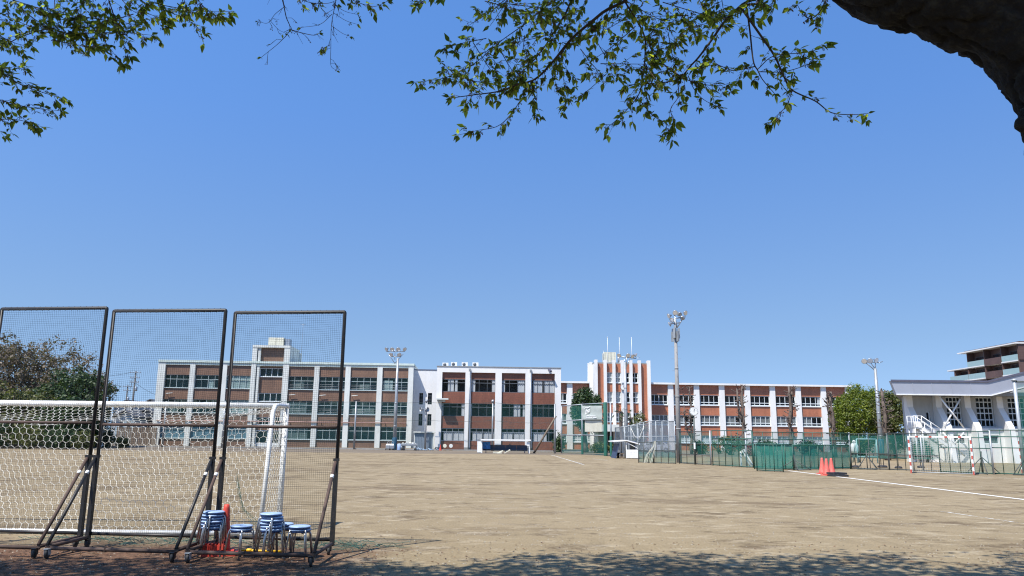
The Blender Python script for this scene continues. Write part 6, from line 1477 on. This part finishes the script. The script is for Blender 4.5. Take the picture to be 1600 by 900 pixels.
B([J]+px([(890, -15), (862, 3), (819, 38), (783, 64), (778, 74)], 7.2, 7.7), .009, .003, 1.2)
B([J]+px([(965, -20), (975, 0), (1005, 51), (1008, 84), (1003, 128), (995, 153), (967, 184), (949, 199)], 7.0, 7.4), .011, .003, 1.0)
B(px([(995, 150), (1018, 179), (1041, 194), (1036, 212)], 7.35, 7.4), .005, .002, 1.0, tl=.16)
B([J2]+px([(1190, -18), (1160, 7), (1133, 33), (1113, 61), (1092, 89), (1080, 102), (1064, 120), (1044, 128), (980, 133)], 6.7, 7.3), .016, .004, .95, t0=.25)
B(px([(1064, 120), (1031, 95), (1015, 70), (1021, 45)], 7.0, 7.2), .007, .003, 1.2)
B([J2]+px([(1184, -5), (1164, 8), (1167, 15), (1172, 51), (1177, 95), (1184, 110), (1192, 125), (1210, 146)], 6.6, 6.9), .013, .003, .55, tl=.22, t0=.25)
B(px([(1156, 9), (1184, 49), (1210, 87), (1225, 120), (1238, 141), (1274, 158), (1299, 176), (1333, 179), (1356, 177)], 6.6, 6.7), .012, .002, .7, tl=.2, t0=.3)
B(px([(1238, 141), (1228, 166), (1202, 194)], 6.65, 6.7), .005, .002, .8, tl=.12)
B(px([(1184, 108), (1210, 87), (1261, 82), (1290, 71)], 6.8, 6.7), .006, .002, 1.0, tl=.16)
B(px([(1184, 112), (1225, 112), (1262, 101), (1280, 93)], 6.8, 6.75), .005, .002, 1.0, tl=.16)
B(px([(1179, 104), (1146, 110), (1118, 101), (1092, 108)], 6.85, 7.0), .006, .002, 1.3, tl=.2)
B(px([(1064, 121), (1090, 130), (1120, 134), (1140, 130)], 7.05, 7.1), .005, .002, 1.3, tl=.2)
B(px([(1075, 118), (1085, 140), (1100, 156), (1126, 169)], 7.05, 7.1), .005, .002, .7, tl=.13)
B(px([(1058, 122), (1060, 150), (1048, 170), (1052, 190), (1045, 205)], 7.05, 7.1), .006, .002, .9, L=.085, tl=.2)
B(px([(837, 123), (839, 153), (834, 168), (837, 182)], 7.45, 7.45), .005, .002, 1.2, L=.085, tl=.16)
B(px([(826, 128), (816, 153), (783, 194), (745, 204), (716, 211)], 7.5, 7.55), .006, .002, .9, tl=.17)
B(px([(948, 115), (934, 128), (916, 143), (883, 164)], 7.3, 7.35), .005, .002, .8, tl=.18)
B(px([(895, 59), (868, 100), (868, 130), (878, 150)], 7.35, 7.4), .005, .002, 1.0, tl=.2)
B(px([(760, 60), (720, 68), (690, 77)], 7.7, 7.75), .005, .002, 1.0, L=.09, tl=.2)
B(px([(783, 64), (740, 100), (712, 112), (690, 98)], 7.7, 7.8), .005, .002, 1.0, tl=.25)
B(px([(742, 100), (700, 120), (670, 126), (650, 128)], 7.7, 7.8), .005, .002, 1.0, tl=.2)
B(px([(800, -10), (772, 14), (748, 30), (732, 40)], 7.5, 7.6), .006, .002, 1.1, tl=.22)
B(px([(700, -30), (672, -6), (650, 10)], 7.7, 7.8), .004, .002, 1.4, L=.07, tl=.16)
B(px([(1300, -22), (1285, 12), (1270, 28), (1256, 24), (1246, 8)], 5.2, 5.1), .006, .002, .9, L=.06, tl=.14)
B(px([(1225, -18), (1205, 6), (1188, 12)], 6.3, 6.4), .005, .002, 1.1, tl=.16)
for k, (x, y) in enumerate(((905, 20), (930, 45), (960, 70), (1040, 25), (1065, 55), (1090, 20), (1110, 35), (985, 100), (1020, 118), (950, 95), (870, 35), (835, 60), (815, 95), (880, 118), (1050, 85), (1100, 12), (1075, 40), (1010, 20), (760, 100), (735, 125), (800, 110), (1130, 14), (1030, 60), (925, 100), (975, 30), (845, 12), (780, 20), (810, 15))):
    g = S.g; a = g.uniform(0, 6.28); l = g.uniform(35, 60); Yk = g.uniform(6.9, 7.6)
    B(px([(x-math.cos(a)*l, y-abs(math.sin(a))*l*.7), (x, y), (x+math.cos(a)*l*.8, y+abs(math.sin(a))*l*.45)], Yk, Yk+g.uniform(-.4, .4)), .005, .002, 1.25, L=.068, tl=.26)
S.tw.build('twig', M['twig'], ct, fix=False); 
S.sk.build('fruit_stalk', M['stalk'], ct, fix=False)
mS = S.lf; cm = canopy((-3.5, 9.5, -1.5, 8.3, 6.4, 9.4), 32000, .16, 3); mS.add(cm.v, cm.f); mS.build('crown', M['cherry_leaf'], ct, fix=False)
# left-hand tree, trunk outside the picture
S = Spray(8)
cl = thing('cherry_tree', 'second cherry tree whose leafy twigs hang in from the top left', 'tree', (0, 0, 0), 0, 'cherry trees overhead')
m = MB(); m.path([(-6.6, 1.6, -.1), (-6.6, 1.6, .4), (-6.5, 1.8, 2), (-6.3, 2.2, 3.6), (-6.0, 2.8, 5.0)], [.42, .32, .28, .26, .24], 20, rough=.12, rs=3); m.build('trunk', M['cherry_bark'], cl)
m = MB()
for pts, r0, r1 in (([(-6.0, 2.8, 5.0), (-5.4, 4.4, 6.0), (-5.0, 6.0, 6.9), (-4.6, 7.3, 7.3)], .2, .04), ([(-6.0, 2.8, 5.0), (-4.5, 3.8, 6.2), (-3.0, 5.2, 6.9), (-2.0, 6.6, 7.0)], .18, .04), ([(-6.0, 2.8, 5.0), (-7.4, 4.6, 6.2), (-8.0, 6.6, 6.6)], .16, .04), ([(-6.0, 2.8, 5.0), (-6.4, 1.4, 6.4), (-5.6, -.5, 7.4)], .18, .05)):
    pts = [Vector(p) for p in pts]; m.path(pts, [r0+(r1-r0)*i/(len(pts)-1) for i in range(len(pts))], 8, rough=.08)
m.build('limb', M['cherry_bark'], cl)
B = S.branch; K = Vector((-4.7, 7.0, 7.2)); K2 = Vector((-2.1, 6.5, 7.0))
B([K]+px([(130, -15), (127, 10), (125, 52)], 7.4, 7.6), .008, .003, 1.3, tl=.3)
B([K]+px([(165, -20), (170, 0), (185, 45), (190, 62), (200, 88)], 7.3, 7.6), .009, .003, 1.25, tl=.28)
B(px([(-40, 92), (0, 75), (32, 58), (75, 45), (110, 43), (150, 42)], 7.6, 7.6), .007, .002, 1.3, tl=.24)
B(px([(10, -12), (25, 5), (65, 37), (120, 57), (155, 72)], 7.7, 7.7), .007, .002, 1.3, tl=.22)
B(px([(155, 50), (162, 62), (175, 80), (192, 100)], 7.5, 7.5), .005, .002, 1.0, tl=.14)
B(px([(-40, 95), (0, 112), (32, 132), (62, 143), (95, 153)], 7.2, 7.3), .007, .002, 1.3, tl=.17)
B(px([(-40, 150), (0, 157), (32, 165), (62, 170), (95, 173)], 7.2, 7.3), .006, .002, 1.2, tl=.15)
B(px([(-40, 186), (0, 186), (32, 188), (65, 198)], 7.2, 7.3), .006, .002, 1.2, tl=.15)
B([K]+px([(240, -14), (250, 12), (288, 28), (320, 52)], 7.5, 7.6), .007, .002, 1.2, tl=.24)
B([K]+px([(212, -10), (240, 4), (275, 12), (320, 18), (362, 18)], 7.5, 7.6), .007, .002, 1.2, tl=.2)
B(px([(185, 45), (210, 52), (237, 55)], 7.5, 7.5), .005, .002, 1.1, tl=.17)
B(px([(120, 25), (170, 32), (225, 40)], 7.5, 7.6), .005, .002, 1.3, tl=.26)
B(px([(30, 5), (80, 18), (130, 28)], 7.6, 7.6), .005, .002, 1.3, tl=.26)
B(px([(200, -8), (230, 20), (262, 30)], 7.6, 7.6), .005, .002, 1.2, tl=.22)
B(px([(-30, 130), (-5, 110), (20, 108), (38, 106)], 7.3, 7.3), .005, .002, 1.2, tl=.15)
B(px([(-35, 30), (0, 30), (22, 40)], 7.6, 7.6), .005, .002, 1.2, tl=.2)
B([K2]+px([(438, -25), (442, 0), (447, 26), (453, 46), (437, 66), (409, 89)], 7.1, 7.3), .008, .002, .55, tl=.22, bare=True, t0=.3)
B(px([(453, 46), (470, 51), (490, 55), (498, 52)], 7.3, 7.3), .005, .002, .6, tl=.14, bare=True)
B(px([(445, 10), (430, 22), (418, 36), (403, 33)], 7.2, 7.2), .003, .0015, .5, tl=.12, bare=True)
B(px([(420, 30), (435, 46), (447, 52)], 7.2, 7.2), .003, .0015, .5, tl=.12, bare=True)
B([K2]+px([(527, -25), (525, 0), (518, 38), (517, 75), (517, 102), (526, 110)], 7.1, 7.3), .006, .002, .9, tl=.2, L=.05, bare=True, t0=.3)
B(px([(523, 8), (540, 18), (560, 23)], 7.2, 7.2), .003, .0015, .5, tl=.1, bare=True)
B(px([(521, 20), (540, 32), (558, 38)], 7.2, 7.2), .003, .0015, .5, tl=.1, bare=True)
B(px([(518, 40), (535, 52), (548, 57)], 7.2, 7.2), .003, .0015, .5, tl=.1, bare=True)
B(px([(519, 22), (500, 38), (470, 43)], 7.2, 7.2), .003, .0015, .6, tl=.12, bare=True)
B(px([(516, 70), (508, 74), (503, 80)], 7.2, 7.2), .003, .0015, 1.5, L=.06, tl=.09)
B(px([(460, -5), (485, 4), (513, 5), (530, -2)], 7.2, 7.2), .004, .002, .7, tl=.12, L=.06)
B(px([(535, -8), (560, 4), (585, 10), (605, 2)], 7.2, 7.2), .004, .002, .9, tl=.14, L=.065)
for k, (x, y) in enumerate(((60, 12), (95, 30), (150, 20), (180, 30), (205, 15), (45, 40), (120, 70), (20, 66), (85, 8), (290, 8), (320, 12), (140, 52))):
    g = S.g; a = g.uniform(0, 6.28); l = g.uniform(30, 50); Yk = g.uniform(7.2, 7.8)
    B(px([(x-math.cos(a)*l, y-abs(math.sin(a))*l*.7), (x, y), (x+math.cos(a)*l*.8, y+abs(math.sin(a))*l*.3)], Yk, Yk), .005, .002, 1.2, L=.066, tl=.22)
S.tw.build('twig', M['twig'], cl, fix=False); S.sk.build('fruit_stalk', M['stalk'], cl, fix=False)
mS = S.lf; cm = canopy((-12, -3.0, -.5, 7.3, 6.4, 9.0), 24000, .15, 4); mS.add(cm.v, cm.f); mS.build('crown', M['cherry_leaf'], cl, fix=False)
# finish
for o in bpy.data.objects:
    if o.type == 'MESH' and o.parent is None and 'kind' not in o and 'category' not in o: print('UNTAGGED', o.name)
